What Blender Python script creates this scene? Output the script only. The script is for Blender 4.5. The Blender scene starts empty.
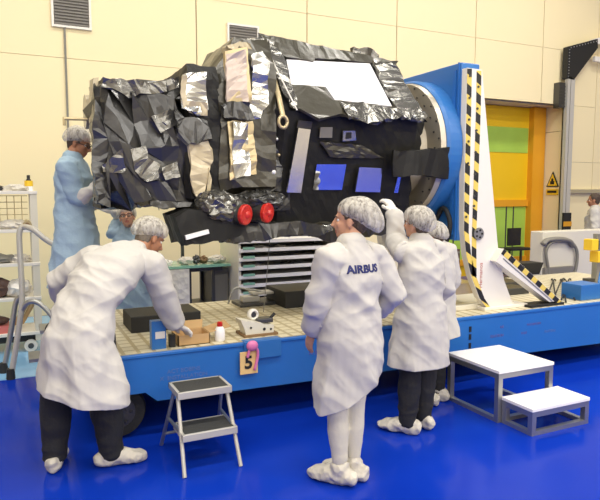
import bpy, bmesh, math, random
from mathutils import Vector, Matrix, noise, Euler
from math import sin, cos, tan, pi, radians, sqrt, atan2, floor as ifloor

scn = bpy.context.scene
COL = scn.collection
V = Vector

# ------------------------------------------------------------------ camera
F_PX, YAW, PITCH, EYE = 600.0, radians(25.6), radians(5.5), 1.72
cam_d = bpy.data.cameras.new('camera')
cam = bpy.data.objects.new('camera', cam_d); COL.objects.link(cam)
cam.location = (0, 0, EYE)
cam.rotation_euler = (pi/2 - PITCH, 0, -YAW)
cam_d.sensor_fit = 'HORIZONTAL'; cam_d.sensor_width = 36.0
cam_d.lens = 36.0 * F_PX / 600.0
cam_d.clip_start = 0.05; cam_d.clip_end = 100
scn.camera = cam

# ------------------------------------------------------------------ world, hall lights, exposure
w = bpy.data.worlds.new('world'); scn.world = w; w.use_nodes = True
w.node_tree.nodes['Background'].inputs[0].default_value = (1.0, 0.97, 0.92, 1)
w.node_tree.nodes['Background'].inputs[1].default_value = 0.35

def area(name, loc, size, power, color=(1, .96, .88), rot=(0, 0, 0)):
    l = bpy.data.lights.new(name, 'AREA'); l.energy = power; l.color = color
    l.shape = 'RECTANGLE'; l.size, l.size_y = size
    o = bpy.data.objects.new(name, l); COL.objects.link(o)
    o.location = loc; o.rotation_euler = rot
    return o
for lx in (-2.2, 1.6, 5.4, 9.2):
    for ly, pw_ in ((-2.5, 290), (1.5, 260), (6.0, 190)):
        area('hall_light', (lx, ly, 7.6), (2.4, .55), pw_*(1.35 if lx > 9 else 1))
for lx in (-3.0, 2.5, 8.0):                     # added fill lights behind the camera, brighten the surfaces facing it
    area('front_fill_light', (lx, -6.5, 5.2), (4.6, 2.2), 330, (1, .97, .92), (radians(72), 0, 0))
vs = scn.view_settings
vs.view_transform = 'Standard'; vs.look = 'None'; vs.gamma = 1; vs.use_curve_mapping = False
vs.exposure = -0.72

fw = V((sin(YAW)*cos(PITCH), cos(YAW)*cos(PITCH), -sin(PITCH)))
rt = V((cos(YAW), -sin(YAW), 0)); upv = rt.cross(fw)
def at(u, v, d=None, y=None, z=None, x=None):
    """world point on the sight line through a photo pixel, at a depth or on a world plane"""
    r = fw + rt*((u-300)/F_PX) + upv*((250-v)/F_PX)
    if y is not None: d = y/r.y
    elif z is not None: d = (z-EYE)/r.z
    elif x is not None: d = x/r.x
    return V((0, 0, EYE)) + r*d

# ------------------------------------------------------------------ materials
def mat(name, col, rough=.5, metal=0., spec=.5, coat=0., bump=None, var=None, **kw):
    m = bpy.data.materials.new(name); m.use_nodes = True
    nt = m.node_tree; b = nt.nodes['Principled BSDF']
    b.inputs['Base Color'].default_value = (*col, 1)
    b.inputs['Roughness'].default_value = rough
    b.inputs['Metallic'].default_value = metal
    b.inputs['Specular IOR Level'].default_value = spec
    b.inputs['Coat Weight'].default_value = coat
    b.inputs['Coat Roughness'].default_value = .05
    for k, v in kw.items(): b.inputs[k].default_value = v
    tc = nt.nodes.new('ShaderNodeTexCoord')
    if var:                                     # (scale, amount): uneven colour of the thing itself
        n = nt.nodes.new('ShaderNodeTexNoise'); n.inputs['Scale'].default_value = var[0]; n.inputs['Detail'].default_value = 4
        nt.links.new(tc.outputs['Object'], n.inputs['Vector'])
        mx = nt.nodes.new('ShaderNodeMix'); mx.data_type = 'RGBA'
        mx.inputs['A'].default_value = (*[c*(1-var[1]) for c in col], 1)
        mx.inputs['B'].default_value = (*[min(1, c*(1+var[1])) for c in col], 1)
        nt.links.new(n.outputs['Fac'], mx.inputs['Factor']); nt.links.new(mx.outputs['Result'], b.inputs['Base Color'])
    if bump:                                    # (kind, scale, strength)
        if bump[0] == 'voronoi':
            n = nt.nodes.new('ShaderNodeTexVoronoi'); out = 'Distance'
        else:
            n = nt.nodes.new('ShaderNodeTexNoise'); n.inputs['Detail'].default_value = 3; out = 'Fac'
        n.inputs['Scale'].default_value = bump[1]
        nt.links.new(tc.outputs['Object'], n.inputs['Vector'])
        bp = nt.nodes.new('ShaderNodeBump'); bp.inputs['Strength'].default_value = bump[2]; bp.inputs['Distance'].default_value = .02
        nt.links.new(n.outputs[out], bp.inputs['Height']); nt.links.new(bp.outputs['Normal'], b.inputs['Normal'])
    return m

M = {}
M['wall'] = mat('cream_wall_panel', (.88, .755, .46), .6, var=(.6, .03))
M['wall_back'] = mat('dark_joint', (.16, .14, .10), .8)
M['trimgrey'] = mat('grey_joint', (.20, .19, .16), .6)
M['ceil'] = mat('ceiling_grey', (.22, .21, .19), .8)
M['blue'] = mat('blue_paint', (.022, .145, .47), .33, var=(3, .08), coat=.2)
M['blue2'] = mat('machine_blue_paint', (.028, .155, .44), .38, var=(2, .08))
M['white'] = mat('white_paint', (.80, .76, .68), .4)
M['whitepure'] = mat('white_panel', (.9, .88, .86), .35)
M['cream'] = mat('cream_paint', (.72, .68, .56), .45)
M['black'] = mat('black_matte', (.012, .012, .012), .6)
M['rubber'] = mat('black_rubber', (.02, .02, .02), .75, bump=('noise', 60, .3))
M['steel'] = mat('brushed_steel', (.62, .62, .6), .3, 1.)
M['alu'] = mat('aluminium_profile', (.42, .42, .40), .4, .85)
M['alupaint'] = mat('aluminium_paint', (.52, .50, .45), .45, .2)
M['darksteel'] = mat('dark_steel', (.10, .10, .10), .4, .8)
M['flange'] = mat('machined_flange', (.50, .45, .36), .38, .55, var=(9, .12))
M['foil'] = mat('black_foil', (.034, .033, .030), .27, 0., .75, bump=('noise', 9, .25))
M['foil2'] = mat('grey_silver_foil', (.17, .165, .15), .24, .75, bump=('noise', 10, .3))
M['foilmat'] = mat('dark_black_blanket', (.012, .0115, .010), .5, 0., .3, bump=('noise', 9, .25))
M['brownfoil'] = mat('smoky_brown_film', (.045, .040, .025), .3, .2, .8, bump=('noise', 7, .3))
M['tan'] = mat('tan_film_over_panel', (.50, .42, .27), .28, .1, .6, bump=('voronoi', 9, .35), var=(5, .2))
M['pinktan'] = mat('pale_rose_film_panel', (.58, .47, .38), .25, .1, .6, bump=('voronoi', 8, .3), var=(5, .15))
M['silver'] = mat('silver_film', (.45, .45, .42), .2, .8, bump=('voronoi', 8, .4))
M['brass'] = mat('gold_strap', (.52, .42, .24), .35, .6, var=(12, .2))
M['radiator'] = mat('white_radiator', (.86, .84, .85), .3)
M['mirror'] = mat('mirror_tiles', (.80, .84, .92), .04, 1.)
M['mirrorhaze'] = mat('hazy_mirror_tiles', (.80, .82, .90), .16, 1.)
M['red'] = mat('red_cover', (.55, .02, .012), .3, coat=.4, bump=('voronoi', 40, .3))
M['redfaint'] = mat('faded_red_ink', (.13, .10, .32), .6)
M['violetfaint'] = mat('faded_ink', (.10, .17, .42), .6)
M['redink'] = mat('red_ink', (.45, .12, .09), .6)
M['navy'] = mat('navy_print', (.012, .018, .12), .6)
M['yellow'] = mat('yellow_plastic', (.85, .55, .03), .4)
M['orange'] = mat('amber_frame', (.72, .33, .015), .45)
M['pvc'] = mat('yellow_door_curtain', (.80, .50, .01), .4, var=(2, .06))
M['pvcgreen'] = mat('green_door_pane', (.36, .55, .08), .25, var=(3, .12))
M['glassgreen'] = mat('green_glass', (.25, .50, .38), .08, 0, .6)
M['greyvent'] = mat('grey_vent', (.20, .185, .16), .6)
M['cardboard'] = mat('cardboard', (.52, .33, .15), .8, var=(8, .1))
M['wood'] = mat('brown_board', (.22, .13, .06), .7, var=(6, .25))
M['pink'] = mat('pink_plastic', (.75, .20, .42), .4)
M['tagyellow'] = mat('tag_yellow', (.82, .55, .22), .5)
M['greybox'] = mat('grey_beige_enamel', (.68, .64, .54), .5)
M['hose'] = mat('grey_hose', (.20, .19, .16), .5)
M['monitor'] = mat('black_screen', (.01, .01, .012), .2)
M['bag'] = mat('clear_plastic', (.75, .72, .65), .25, bump=('voronoi', 14, .5))
M['brownstack'] = mat('brown_grille', (.10, .055, .04), .6)
M['stickblack'] = mat('anti_slip_tread', (.045, .045, .04), .8, bump=('noise', 120, .4))
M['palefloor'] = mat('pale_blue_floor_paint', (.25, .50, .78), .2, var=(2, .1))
# people
M['coat'] = mat('white_cotton', (.54, .515, .475), .85, spec=.2, bump=('noise', 11, .16))
M['gown'] = mat('blue_nonwoven', (.34, .47, .58), .75, bump=('noise', 60, .15))
M['trouser'] = mat('black_trouser', (.014, .014, .016), .8, bump=('noise', 50, .2))
M['leggings'] = mat('cream_leggings', (.66, .62, .50), .75, bump=('noise', 60, .12))
M['skin'] = mat('skin', (.56, .29, .18), .5, var=(14, .08))
M['skintan'] = mat('skin_tanned', (.38, .17, .09), .5, var=(14, .08))
M['lip'] = mat('lip', (.42, .14, .10), .45)
M['eyewhite'] = mat('eye_white', (.8, .78, .74), .2)
M['iris'] = mat('eye_iris', (.03, .02, .012), .15)
M['hair'] = mat('brown_hair', (.07, .045, .03), .6, bump=('noise', 90, .5))
M['hairgrey'] = mat('grey_hair', (.16, .13, .10), .6, bump=('noise', 90, .5))
M['glove'] = mat('white_glove', (.66, .63, .57), .6)
M['cover'] = mat('white_shoe_cover', (.60, .56, .48), .6, bump=('voronoi', 25, .5))

def net_material():
    m = mat('hair_net', (.68, .64, .56), .7)
    nt = m.node_tree; b = nt.nodes['Principled BSDF']; out = nt.nodes['Material Output']
    tr = nt.nodes.new('ShaderNodeBsdfTransparent'); mx = nt.nodes.new('ShaderNodeMixShader')
    tc = nt.nodes.new('ShaderNodeTexCoord')
    mp = nt.nodes.new('ShaderNodeMapping'); mp.inputs['Scale'].default_value = (1, 1, .38)
    n = nt.nodes.new('ShaderNodeTexNoise'); n.inputs['Scale'].default_value = 52; n.inputs['Detail'].default_value = 6; n.inputs['Distortion'].default_value = .8
    r = nt.nodes.new('ShaderNodeMapRange'); r.inputs['From Min'].default_value = .28; r.inputs['From Max'].default_value = .72
    r.inputs['To Min'].default_value = .20; r.inputs['To Max'].default_value = .82
    nt.links.new(tc.outputs['Object'], mp.inputs['Vector']); nt.links.new(mp.outputs['Vector'], n.inputs['Vector'])
    nt.links.new(n.outputs['Fac'], r.inputs['Value']); nt.links.new(r.outputs['Result'], mx.inputs['Fac'])
    nt.links.new(tr.outputs['BSDF'], mx.inputs[1]); nt.links.new(b.outputs['BSDF'], mx.inputs[2])
    nt.links.new(mx.outputs['Shader'], out.inputs['Surface'])
    return m
M['net'] = net_material()

def floor_material():
    m = mat('blue_epoxy_floor', (.012, .055, .50), .10, coat=0, spec=.10)
    nt = m.node_tree; b = nt.nodes['Principled BSDF']; tc = nt.nodes.new('ShaderNodeTexCoord')
    n = nt.nodes.new('ShaderNodeTexNoise'); n.inputs['Scale'].default_value = 1.3; n.inputs['Detail'].default_value = 5
    r = nt.nodes.new('ShaderNodeMapRange'); r.inputs['To Min'].default_value = .07; r.inputs['To Max'].default_value = .24
    nt.links.new(tc.outputs['Object'], n.inputs['Vector']); nt.links.new(n.outputs['Fac'], r.inputs['Value'])
    nt.links.new(r.outputs['Result'], b.inputs['Roughness'])
    mx = nt.nodes.new('ShaderNodeMix'); mx.data_type = 'RGBA'
    mx.inputs['A'].default_value = (.003, .024, .33, 1); mx.inputs['B'].default_value = (.005, .040, .43, 1)
    nt.links.new(n.outputs['Fac'], mx.inputs['Factor']); nt.links.new(mx.outputs['Result'], b.inputs['Base Color'])
    return m
M['floor'] = floor_material()

def deck_material():                            # cream sheet with a raised tread pattern
    m = mat('tread_plate', (.6, .52, .34), .38)
    nt = m.node_tree; b = nt.nodes['Principled BSDF']; tc = nt.nodes.new('ShaderNodeTexCoord')
    sep = nt.nodes.new('ShaderNodeSeparateXYZ'); nt.links.new(tc.outputs['Object'], sep.inputs[0])
    def math(op, a, bb):
        n = nt.nodes.new('ShaderNodeMath'); n.operation = op
        for i, q in enumerate((a, bb)):
            if isinstance(q, (int, float)): n.inputs[i].default_value = q
            else: nt.links.new(q, n.inputs[i])
        return n.outputs[0]
    x, y = sep.outputs['X'], sep.outputs['Y']
    fx = math('FRACT', math('MULTIPLY', x, 1/.105), 0)
    fy = math('FRACT', math('MULTIPLY', y, 1/.105), 0)
    lx = math('LESS_THAN', fx, .26); ly = math('LESS_THAN', fy, .2)
    right = math('GREATER_THAN', x, 3.25)       # slatted plates at the machine end
    keep = math('SUBTRACT', 1, right)
    line = math('MAXIMUM', lx, math('MULTIPLY', ly, keep))
    mx = nt.nodes.new('ShaderNodeMix'); mx.data_type = 'RGBA'
    mx.inputs['A'].default_value = (.70, .63, .45, 1); mx.inputs['B'].default_value = (.44, .36, .20, 1)
    nt.links.new(line, mx.inputs['Factor']); nt.links.new(mx.outputs['Result'], b.inputs['Base Color'])
    bp = nt.nodes.new('ShaderNodeBump'); bp.inputs['Strength'].default_value = .6; bp.inputs['Distance'].default_value = .01; bp.invert = True
    nt.links.new(line, bp.inputs['Height']); nt.links.new(bp.outputs['Normal'], b.inputs['Normal'])
    return m
M['deck'] = deck_material()

def hazard_material(axis, period=.17):
    m = mat('hazard_stripes', (.8, .6, .1), .45)
    nt = m.node_tree; b = nt.nodes['Principled BSDF']; tc = nt.nodes.new('ShaderNodeTexCoord')
    dt = nt.nodes.new('ShaderNodeVectorMath'); dt.operation = 'DOT_PRODUCT'; dt.inputs[1].default_value = axis
    nt.links.new(tc.outputs['Object'], dt.inputs[0])
    a = nt.nodes.new('ShaderNodeMath'); a.operation = 'MULTIPLY'; a.inputs[1].default_value = 1/period
    f = nt.nodes.new('ShaderNodeMath'); f.operation = 'FRACT'; l = nt.nodes.new('ShaderNodeMath'); l.operation = 'LESS_THAN'; l.inputs[1].default_value = .52
    nt.links.new(dt.outputs['Value'], a.inputs[0]); nt.links.new(a.outputs[0], f.inputs[0]); nt.links.new(f.outputs[0], l.inputs[0])
    mx = nt.nodes.new('ShaderNodeMix'); mx.data_type = 'RGBA'
    mx.inputs['A'].default_value = (.78, .58, .12, 1); mx.inputs['B'].default_value = (.015, .015, .015, 1)
    nt.links.new(l.outputs[0], mx.inputs['Factor']); nt.links.new(mx.outputs['Result'], b.inputs['Base Color'])
    return m
M['hazard'] = hazard_material((.55, 0, .9), .155)
M['hazard2'] = hazard_material((.62, 0, -.62), .125)

# ------------------------------------------------------------------ mesh helpers
def wmat(o): return o.matrix_basis if not o.parent else wmat(o.parent) @ o.matrix_parent_inverse @ o.matrix_basis
def finish(name, bm, m, parent=None, smooth=False, origin=None):
    me = bpy.data.meshes.new(name)
    bmesh.ops.recalc_face_normals(bm, faces=bm.faces[:])
    if smooth:
        for f in bm.faces: f.smooth = True
    if origin is not None: bmesh.ops.translate(bm, verts=bm.verts[:], vec=-V(origin))
    bm.to_mesh(me); bm.free()
    if m: me.materials.append(M[m] if isinstance(m, str) else m)
    o = bpy.data.objects.new(name, me); COL.objects.link(o)
    if origin is not None: o.location = origin
    if parent:
        o.parent = parent
        o.matrix_parent_inverse = wmat(parent).inverted()
    return o
def tag(o, label=None, cat=None, group=None, kind=None):
    if label: o['label'] = label
    if cat: o['category'] = cat
    if group: o['group'] = group
    if kind: o['kind'] = kind
    return o
def thing(name, label, cat, loc, group=None):
    o = bpy.data.objects.new(name, None); COL.objects.link(o); o.location = loc
    o.empty_display_size = .1
    return tag(o, label, cat, group)
def struct(name, bm, m): return tag(finish(name, bm, m), kind='structure')

def box(bm, x0, x1, y0, y1, z0, z1, bev=0.0, mtx=None):
    r = bmesh.ops.create_cube(bm, size=1)
    vs_ = r['verts']
    for v in vs_:
        v.co = V(((x0+x1)/2 + v.co.x*(x1-x0), (y0+y1)/2 + v.co.y*(y1-y0), (z0+z1)/2 + v.co.z*(z1-z0)))
        if mtx: v.co = mtx @ v.co
    if bev:
        es = list({e for v in vs_ for e in v.link_edges})
        bmesh.ops.bevel(bm, geom=es, offset=bev, segments=2, affect='EDGES', profile=.5)
    return bm
def nbox(*a, **k): return box(bmesh.new(), *a, **k)

def tube(bm, pts, rad, side=V((1, 0, 0)), seg=12, cap=True):
    """watertight tube through pts; rad = r or (along side, across)"""
    pts = [V(p) for p in pts]; n = len(pts)
    if not isinstance(rad, (list, tuple)) or (len(rad) == 2 and n != 2 and not isinstance(rad[0], (list, tuple))): rad = [rad]*n
    rad = [(r, r) if isinstance(r, (int, float)) else r for r in rad]
    tang = []
    for i in range(n):
        t = pts[min(i+1, n-1)] - pts[max(i-1, 0)]
        tang.append(t.normalized() if t.length > 1e-9 else V((0, 0, 1)))
    rings = []; sv = V(side)
    def ring(c, t, s, a, b):
        o = t.cross(s)
        return [bm.verts.new(c + s*(a*cos(2*pi*k/seg)) + o*(b*sin(2*pi*k/seg))) for k in range(seg)]
    frames = []
    for i in range(n):
        t = tang[i]; s = sv - t*sv.dot(t)
        if s.length < 1e-4:
            s = t.orthogonal()
        s.normalize(); frames.append(s); 
        if s.length > .5: sv = s
    if cap:
        a, b = rad[0]; k = min(a, b)
        p0 = bm.verts.new(pts[0] - tang[0]*k*.55)
        rings.append(ring(pts[0] - tang[0]*k*.38, tang[0], frames[0], a*.66, b*.66))
    for i in range(n): rings.append(ring(pts[i], tang[i], frames[i], *rad[i]))
    if cap:
        a, b = rad[-1]; k = min(a, b)
        rings.append(ring(pts[-1] + tang[-1]*k*.38, tang[-1], frames[-1], a*.66, b*.66))
        p1 = bm.verts.new(pts[-1] + tang[-1]*k*.55)
    for r0, r1 in zip(rings, rings[1:]):
        for k in range(seg): bm.faces.new((r0[k], r0[(k+1) % seg], r1[(k+1) % seg], r1[k]))
    if cap:
        for k in range(seg):
            bm.faces.new((p0, rings[0][(k+1) % seg], rings[0][k]))
            bm.faces.new((p1, rings[-1][k], rings[-1][(k+1) % seg]))
    else:
        bm.faces.new(rings[0][::-1]); bm.faces.new(rings[-1])
    return bm
def rod(bm, a, b, r, seg=12): return tube(bm, [a, b], [r, r], side=V((.31, .77, .2)), seg=seg, cap=False)
def smoothpath(pts, n=6):
    """Catmull-Rom through pts"""
    pts = [V(p) for p in pts]; out = []
    q = [pts[0]*2 - pts[1]] + pts + [pts[-1]*2 - pts[-2]]
    for i in range(1, len(q)-2):
        for k in range(n):
            t = k/n
            out.append(.5*((2*q[i]) + (q[i+1]-q[i-1])*t + (2*q[i-1]-5*q[i]+4*q[i+1]-q[i+2])*t*t + (3*q[i]-q[i-1]-3*q[i+1]+q[i+2])*t**3))
    return out + [pts[-1]]
def ell(bm, c, r, mtx=None, sub=3):
    res = bmesh.ops.create_icosphere(bm, subdivisions=sub, radius=1)
    for v in res['verts']:
        p = V((v.co.x*r[0], v.co.y*r[1], v.co.z*r[2]))
        v.co = V(c) + (mtx @ p if mtx else p)
    return bm
def prism(bm, pts, ext):
    """closed polygon extruded by the vector ext"""
    ext = V(ext)
    a = [bm.verts.new(V(p)) for p in pts]; b = [bm.verts.new(V(p)+ext) for p in pts]
    bm.faces.new(a); bm.faces.new(b[::-1])
    for i in range(len(a)):
        j = (i+1) % len(a); bm.faces.new((a[i], b[i], b[j], a[j]))
    return bm
def hrand(p, s=0):
    k = (round(p.x*500), round(p.y*500), round(p.z*500), s)
    return random.Random(hash(k)).uniform
def crumple(bm, amp, seed=0, low=.0, lowscale=3):
    for v in bm.verts:
        u = hrand(v.co, seed)
        d = V((u(-1, 1), u(-1, 1), u(-1, 1)))*amp
        if low: d += noise.noise_vector(v.co*lowscale + V((seed*7.1, 0, 0)))*low
        v.co = v.co + d
def cut(bm, cell, n=3):
    """split long edges until facets are about the cell size, then triangulate"""
    for _ in range(8):
        es = [e for e in bm.edges if e.calc_length() > cell*1.5]
        if not es: break
        bmesh.ops.subdivide_edges(bm, edges=es, cuts=1, use_grid_fill=True)
    bmesh.ops.triangulate(bm, faces=bm.faces[:], quad_method='ALTERNATE')
def shred(bm, cell, jit, seed):
    """irregular facets: slide the vertices about, then pick fresh diagonals"""
    cut(bm, cell); rnd = random.Random(seed)
    for v in bm.verts: v.co += V((rnd.uniform(-1, 1), rnd.uniform(-1, 1), rnd.uniform(-1, 1)))*jit
    es = [e for e in bm.edges if rnd.random() < .5]; rnd.shuffle(es)
    for e in es:
        if e.is_valid and len(e.link_faces) == 2:
            try: bmesh.utils.edge_rotate(e, rnd.random() < .5)
            except Exception: pass
def foil(name, bm, m, parent, cell=.07, amp=.012, seed=0, low=.03, lowscale=4, fine=.3):
    cut(bm, cell); crumple(bm, amp, seed, low, lowscale)
    if fine:
        bmesh.ops.subdivide_edges(bm, edges=bm.edges[:], cuts=1, use_grid_fill=True)
        bmesh.ops.triangulate(bm, faces=bm.faces[:])
        crumple(bm, amp*fine, seed+5)
    return finish(name, bm, m, parent)
def loft(bm, stations):
    """stations: list of (x, [(y,z)...]) closed profiles, capped"""
    rings = [[bm.verts.new((x, y, z)) for y, z in pr] for x, pr in stations]
    for a, b in zip(rings, rings[1:]):
        for i in range(len(a)):
            j = (i+1) % len(a); bm.faces.new((a[i], a[j], b[j], b[i]))
    bm.faces.new(rings[0]); bm.faces.new(rings[-1][::-1])
    return bm
def remesh(bm, voxel, smooth_n=6, fac=.5):
    me = bpy.data.meshes.new('tmp'); bm.to_mesh(me); bm.free()
    o = bpy.data.objects.new('tmp', me); COL.objects.link(o)
    r = o.modifiers.new('r', 'REMESH'); r.mode = 'VOXEL'; r.voxel_size = voxel; r.use_smooth_shade = True
    if smooth_n:
        s = o.modifiers.new('s', 'SMOOTH'); s.factor = fac; s.iterations = smooth_n
    dg = bpy.context.evaluated_depsgraph_get()
    out = bpy.data.meshes.new_from_object(o.evaluated_get(dg))
    bpy.data.objects.remove(o); bpy.data.meshes.remove(me)
    b2 = bmesh.new(); b2.from_mesh(out); bpy.data.meshes.remove(out)
    return b2
def lettering(name, text, size, m, parent, mtx, ext=.0015, bold=0.0, label=None):
    cu = bpy.data.curves.new('t', 'FONT'); cu.body = text; cu.size = size; cu.extrude = ext; cu.offset = bold
    cu.align_x = 'CENTER'; cu.align_y = 'CENTER'
    o = bpy.data.objects.new('t', cu); COL.objects.link(o)
    dg = bpy.context.evaluated_depsgraph_get()
    me = bpy.data.meshes.new_from_object(o.evaluated_get(dg))
    bpy.data.objects.remove(o); bpy.data.curves.remove(cu)
    b = bmesh.new(); b.from_mesh(me); bpy.data.meshes.remove(me)
    bmesh.ops.transform(b, matrix=mtx, verts=b.verts[:])
    ob = finish(name, b, m, parent)
    if label: ob['label'] = label
    return ob
FRONT = Matrix.Rotation(pi/2, 4, 'X')           # text facing -Y


# ------------------------------------------------------------------ setting
struct('floor', nbox(-9, 18, -7, 14, -.2, 0), 'floor')
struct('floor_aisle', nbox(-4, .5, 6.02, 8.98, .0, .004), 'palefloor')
struct('ceiling', nbox(-9, 18, -7, 14, 8.4, 8.6), 'ceil')
struct('wall_left', nbox(-9.2, -9, -7, 14, 0, 8.4), 'wall')
struct('wall_right', nbox(18, 18.2, -7, 14, 0, 8.4), 'wall')
struct('wall_rear', nbox(-9, 18, -7.2, -7, 0, 8.4), 'wall')

SEAMS = [-8.9, -6.62, -4.78, -2.94, -1.09, .751, 2.595, 4.438, 6.184, 7.955, 9.687, 11.275, 13.0, 14.8, 16.6, 18]
RX0, RX1, RZ, RY = 7.0, 10.35, 3.51, 9.64       # the recess with the roller door
bm = bmesh.new(); g = .008
box(bm, -9, RX0, 9.03, 9.2, 0, 8.4); box(bm, RX1+.03, 18, 9.03, 9.2, 0, 8.4); box(bm, RX0, RX1, 9.03, 9.2, RZ+.02, 8.4)
struct('wall_joints', bm, 'wall_back')
bm = bmesh.new()
for i, (a, b) in enumerate(zip(SEAMS, SEAMS[1:])):
    zs = [0, 3.55, 6.2, 8.4] if b < 2.7 else [0, 2.35, 4.60, 6.4, 8.4]
    for z0, z1 in zip(zs, zs[1:]):
        x0, x1 = a+g, b-g
        segs = [(x0, x1, z0, z1)]
        if x1 > RX0 and x0 < RX1 and z0 < RZ:   # leave the recess open
            segs = []
            if z1 > RZ: segs.append((x0, x1, RZ, z1))
            if x0 < RX0: segs.append((x0, RX0, z0, min(z1, RZ)))
            if x1 > RX1: segs.append((RX1, x1, z0, min(z1, RZ)))
        for s in segs: box(bm, s[0], s[1], 9.0, 9.04, s[2]+.003, s[3]-.003)
struct('wall_back', bm, 'wall')
bm = bmesh.new()
box(bm, RX0-.2, RX1+1.6, RY, RY+.15, 0, RZ+.1)
struct('wall_recess', bm, 'wall')
bm = bmesh.new()
for a, b in ((RX0-.2, 7.955), (7.963, 9.2), (9.208, RX1+.9)): box(bm, a, b, 9.2, RY, RZ, RZ+.06)
box(bm, RX0-.1, RX0, 9.0, RY, 0, RZ); box(bm, RX1, RX1+.1, 9.0, RY, 0, 2.98); box(bm, RX1, RX1+.1, 9.0, RY, 2.99, RZ)
struct('trim_soffit', bm, 'wall')

# ventilation grilles high on the wall
def vent(x0, x1, z0, z1, label):
    t = thing('wall_vent', label, 'vent', (x0, 9.0, z0), 'grey vents high on the cream wall')
    bm = nbox(x0, x1, 8.985, 9.0, z0, z1)
    n = int((z1-z0)/.04)
    for k in range(n):
        z = z0+(k+.5)*(z1-z0)/n
        box(bm, x0+.01, x1-.01, 8.965, 8.99, z-.011, z+.008, mtx=None)
    finish('grille', bm, 'greyvent', t)
    bm = bmesh.new()
    for a, b, c, d in ((x0-.03, x1+.03, z0-.03, z0), (x0-.03, x1+.03, z1, z1+.03), (x0-.03, x0, z0, z1), (x1, x1+.03, z0, z1)):
        box(bm, a, b, 8.96, 9.0, c, d)
    finish('frame', bm, 'white', t)
vent(.615, 1.07, 3.98, 4.55, 'grey louvred vent at the top of the wall above the blue gowned worker')
vent(3.10, 3.56, 3.72, 4.26, 'grey louvred vent peeking over the top of the wrapped satellite')
bm = nbox(.735, .760, 8.97, 8.995, 2.2, 3.95)
tag(finish('conduit', bm, 'trimgrey'), 'thin dark conduit running down the wall below the left vent', 'pipe')

# roller door in the recess
dY = RY-.06
dr = thing('door_1', None, None, (8.6, RY, 0)); dr['kind'] = 'structure'
DX0, DX1 = 7.25, 9.99
finish('curtain', nbox(DX0, DX1, dY, RY, 0, 3.5), 'pvc', dr)
bm = bmesh.new()
for z0, z1 in ((2.55, 3.07), (.35, 1.42)): box(bm, DX0+.02, DX1-.02, dY-.012, dY, z0, z1)
finish('vision_pane', bm, 'pvcgreen', dr)
bm = nbox(DX0, DX1, dY-.05, dY, 1.42, 1.56); box(bm, DX0, DX1, dY-.05, dY, .22, .35)
finish('cross_bar', bm, 'orange', dr)
bm = bmesh.new()
for x in (8.0, 9.05, 9.4, 9.6): box(bm, x, x+.03, dY-.02, dY-.01, .35, 1.42)
finish('curtain_rib', bm, 'stickblack', dr)
finish('door_post', nbox(DX1, DX1+.34, RY-.2, RY, 0, 3.5), 'orange', dr)
finish('door_post', nbox(DX0-.24, DX0, RY-.2, RY, 0, 3.5), 'orange', dr)

# warning sign
p = at(552.5, 181, x=RX1-.02)
t = thing('warning_sign', 'small yellow triangular warning sign on the wall right of the yellow door', 'sign', p)
bm = prism(bmesh.new(), [(p.x, p.y-.16, p.z-.12), (p.x, p.y+.16, p.z-.12), (p.x, p.y, p.z+.2)], (.015, 0, 0))
finish('black_border', bm, 'black', t)
bm = prism(bmesh.new(), [(p.x-.006, p.y-.125, p.z-.10), (p.x-.006, p.y+.125, p.z-.10), (p.x-.006, p.y, p.z+.15)], (.006, 0, 0))
finish('yellow_face', bm, 'yellow', t)
bm = nbox(p.x-.012, p.x-.006, p.y-.05, p.y+.05, p.z-.07, p.z); ell(bm, (p.x-.009, p.y, p.z+.02), (.003, .03, .04), sub=2)
finish('symbol', bm, 'black', t)
finish('caption_plate', nbox(p.x-.005, p.x+.02, p.y-.15, p.y+.15, p.z-.29, p.z-.17), 'yellow', t)
finish('caption_bar', nbox(p.x-.01, p.x-.005, p.y-.12, p.y+.12, p.z-.25, p.z-.20), 'black', t)

# wall rail on the right and jib post
finish('trim_rail', nbox(10.5, 13.5, 8.9, 8.98, 1.70, 1.78), 'steel')['kind'] = 'structure'
t = thing('jib_crane', 'steel jib crane post with black triangular gusset and arm beside the recess', 'crane', (10.39, 8.9, 0))
bm = nbox(10.20, 10.27, 8.80, 8.88, 0, 4.05); box(bm, 10.29, 10.40, 8.80, 8.90, 0, 4.02); box(bm, 10.25, 10.55, 8.75, 8.99, 0, .03)
finish('post', bm, 'alupaint', t)
bm = nbox(10.02, 10.18, 8.85, 8.99, 3.42, 3.92)
for k in range(7): box(bm, 10.015, 10.185, 8.84, 8.85, 3.44+k*.065, 3.46+k*.065)
finish('drive_box', bm, 'darksteel', t)
bm = prism(bmesh.new(), [(10.16, 8.80, 4.0), (10.16, 8.80, 4.62), (11.0, 8.80, 4.86), (11.02, 8.80, 4.68), (10.36, 8.80, 3.98)], (0, .12, 0))
finish('gusset', bm, 'black', t)
bm = bmesh.new()
for k in range(10):
    ell(bm, (10.20, 8.795, 4.04+k*.058), (.014, .012, .014), sub=1); ell(bm, (10.24+k*.08, 8.795, 4.605+k*.022), (.014, .012, .014), sub=1)
finish('rivet', bm, 'alu', t)['kind'] = 'stuff'
bm = prism(bmesh.new(), [(10.9, 8.82, 4.72), (10.9, 8.82, 4.85), (13.2, 8.82, 5.45), (13.2, 8.82, 5.32)], (0, .1, 0))
box(bm, 11.0, 13.2, 8.84, 8.90, 4.42, 4.52)
finish('arm', bm, 'white', t)
bm = nbox(10.19, 10.41, 8.76, 8.80, .86, 1.30)
o = finish('post_padding', bm, 'black', t)
finish('orange_band', nbox(10.185, 10.415, 8.75, 8.76, 1.02, 1.12), 'orange', o)

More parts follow.
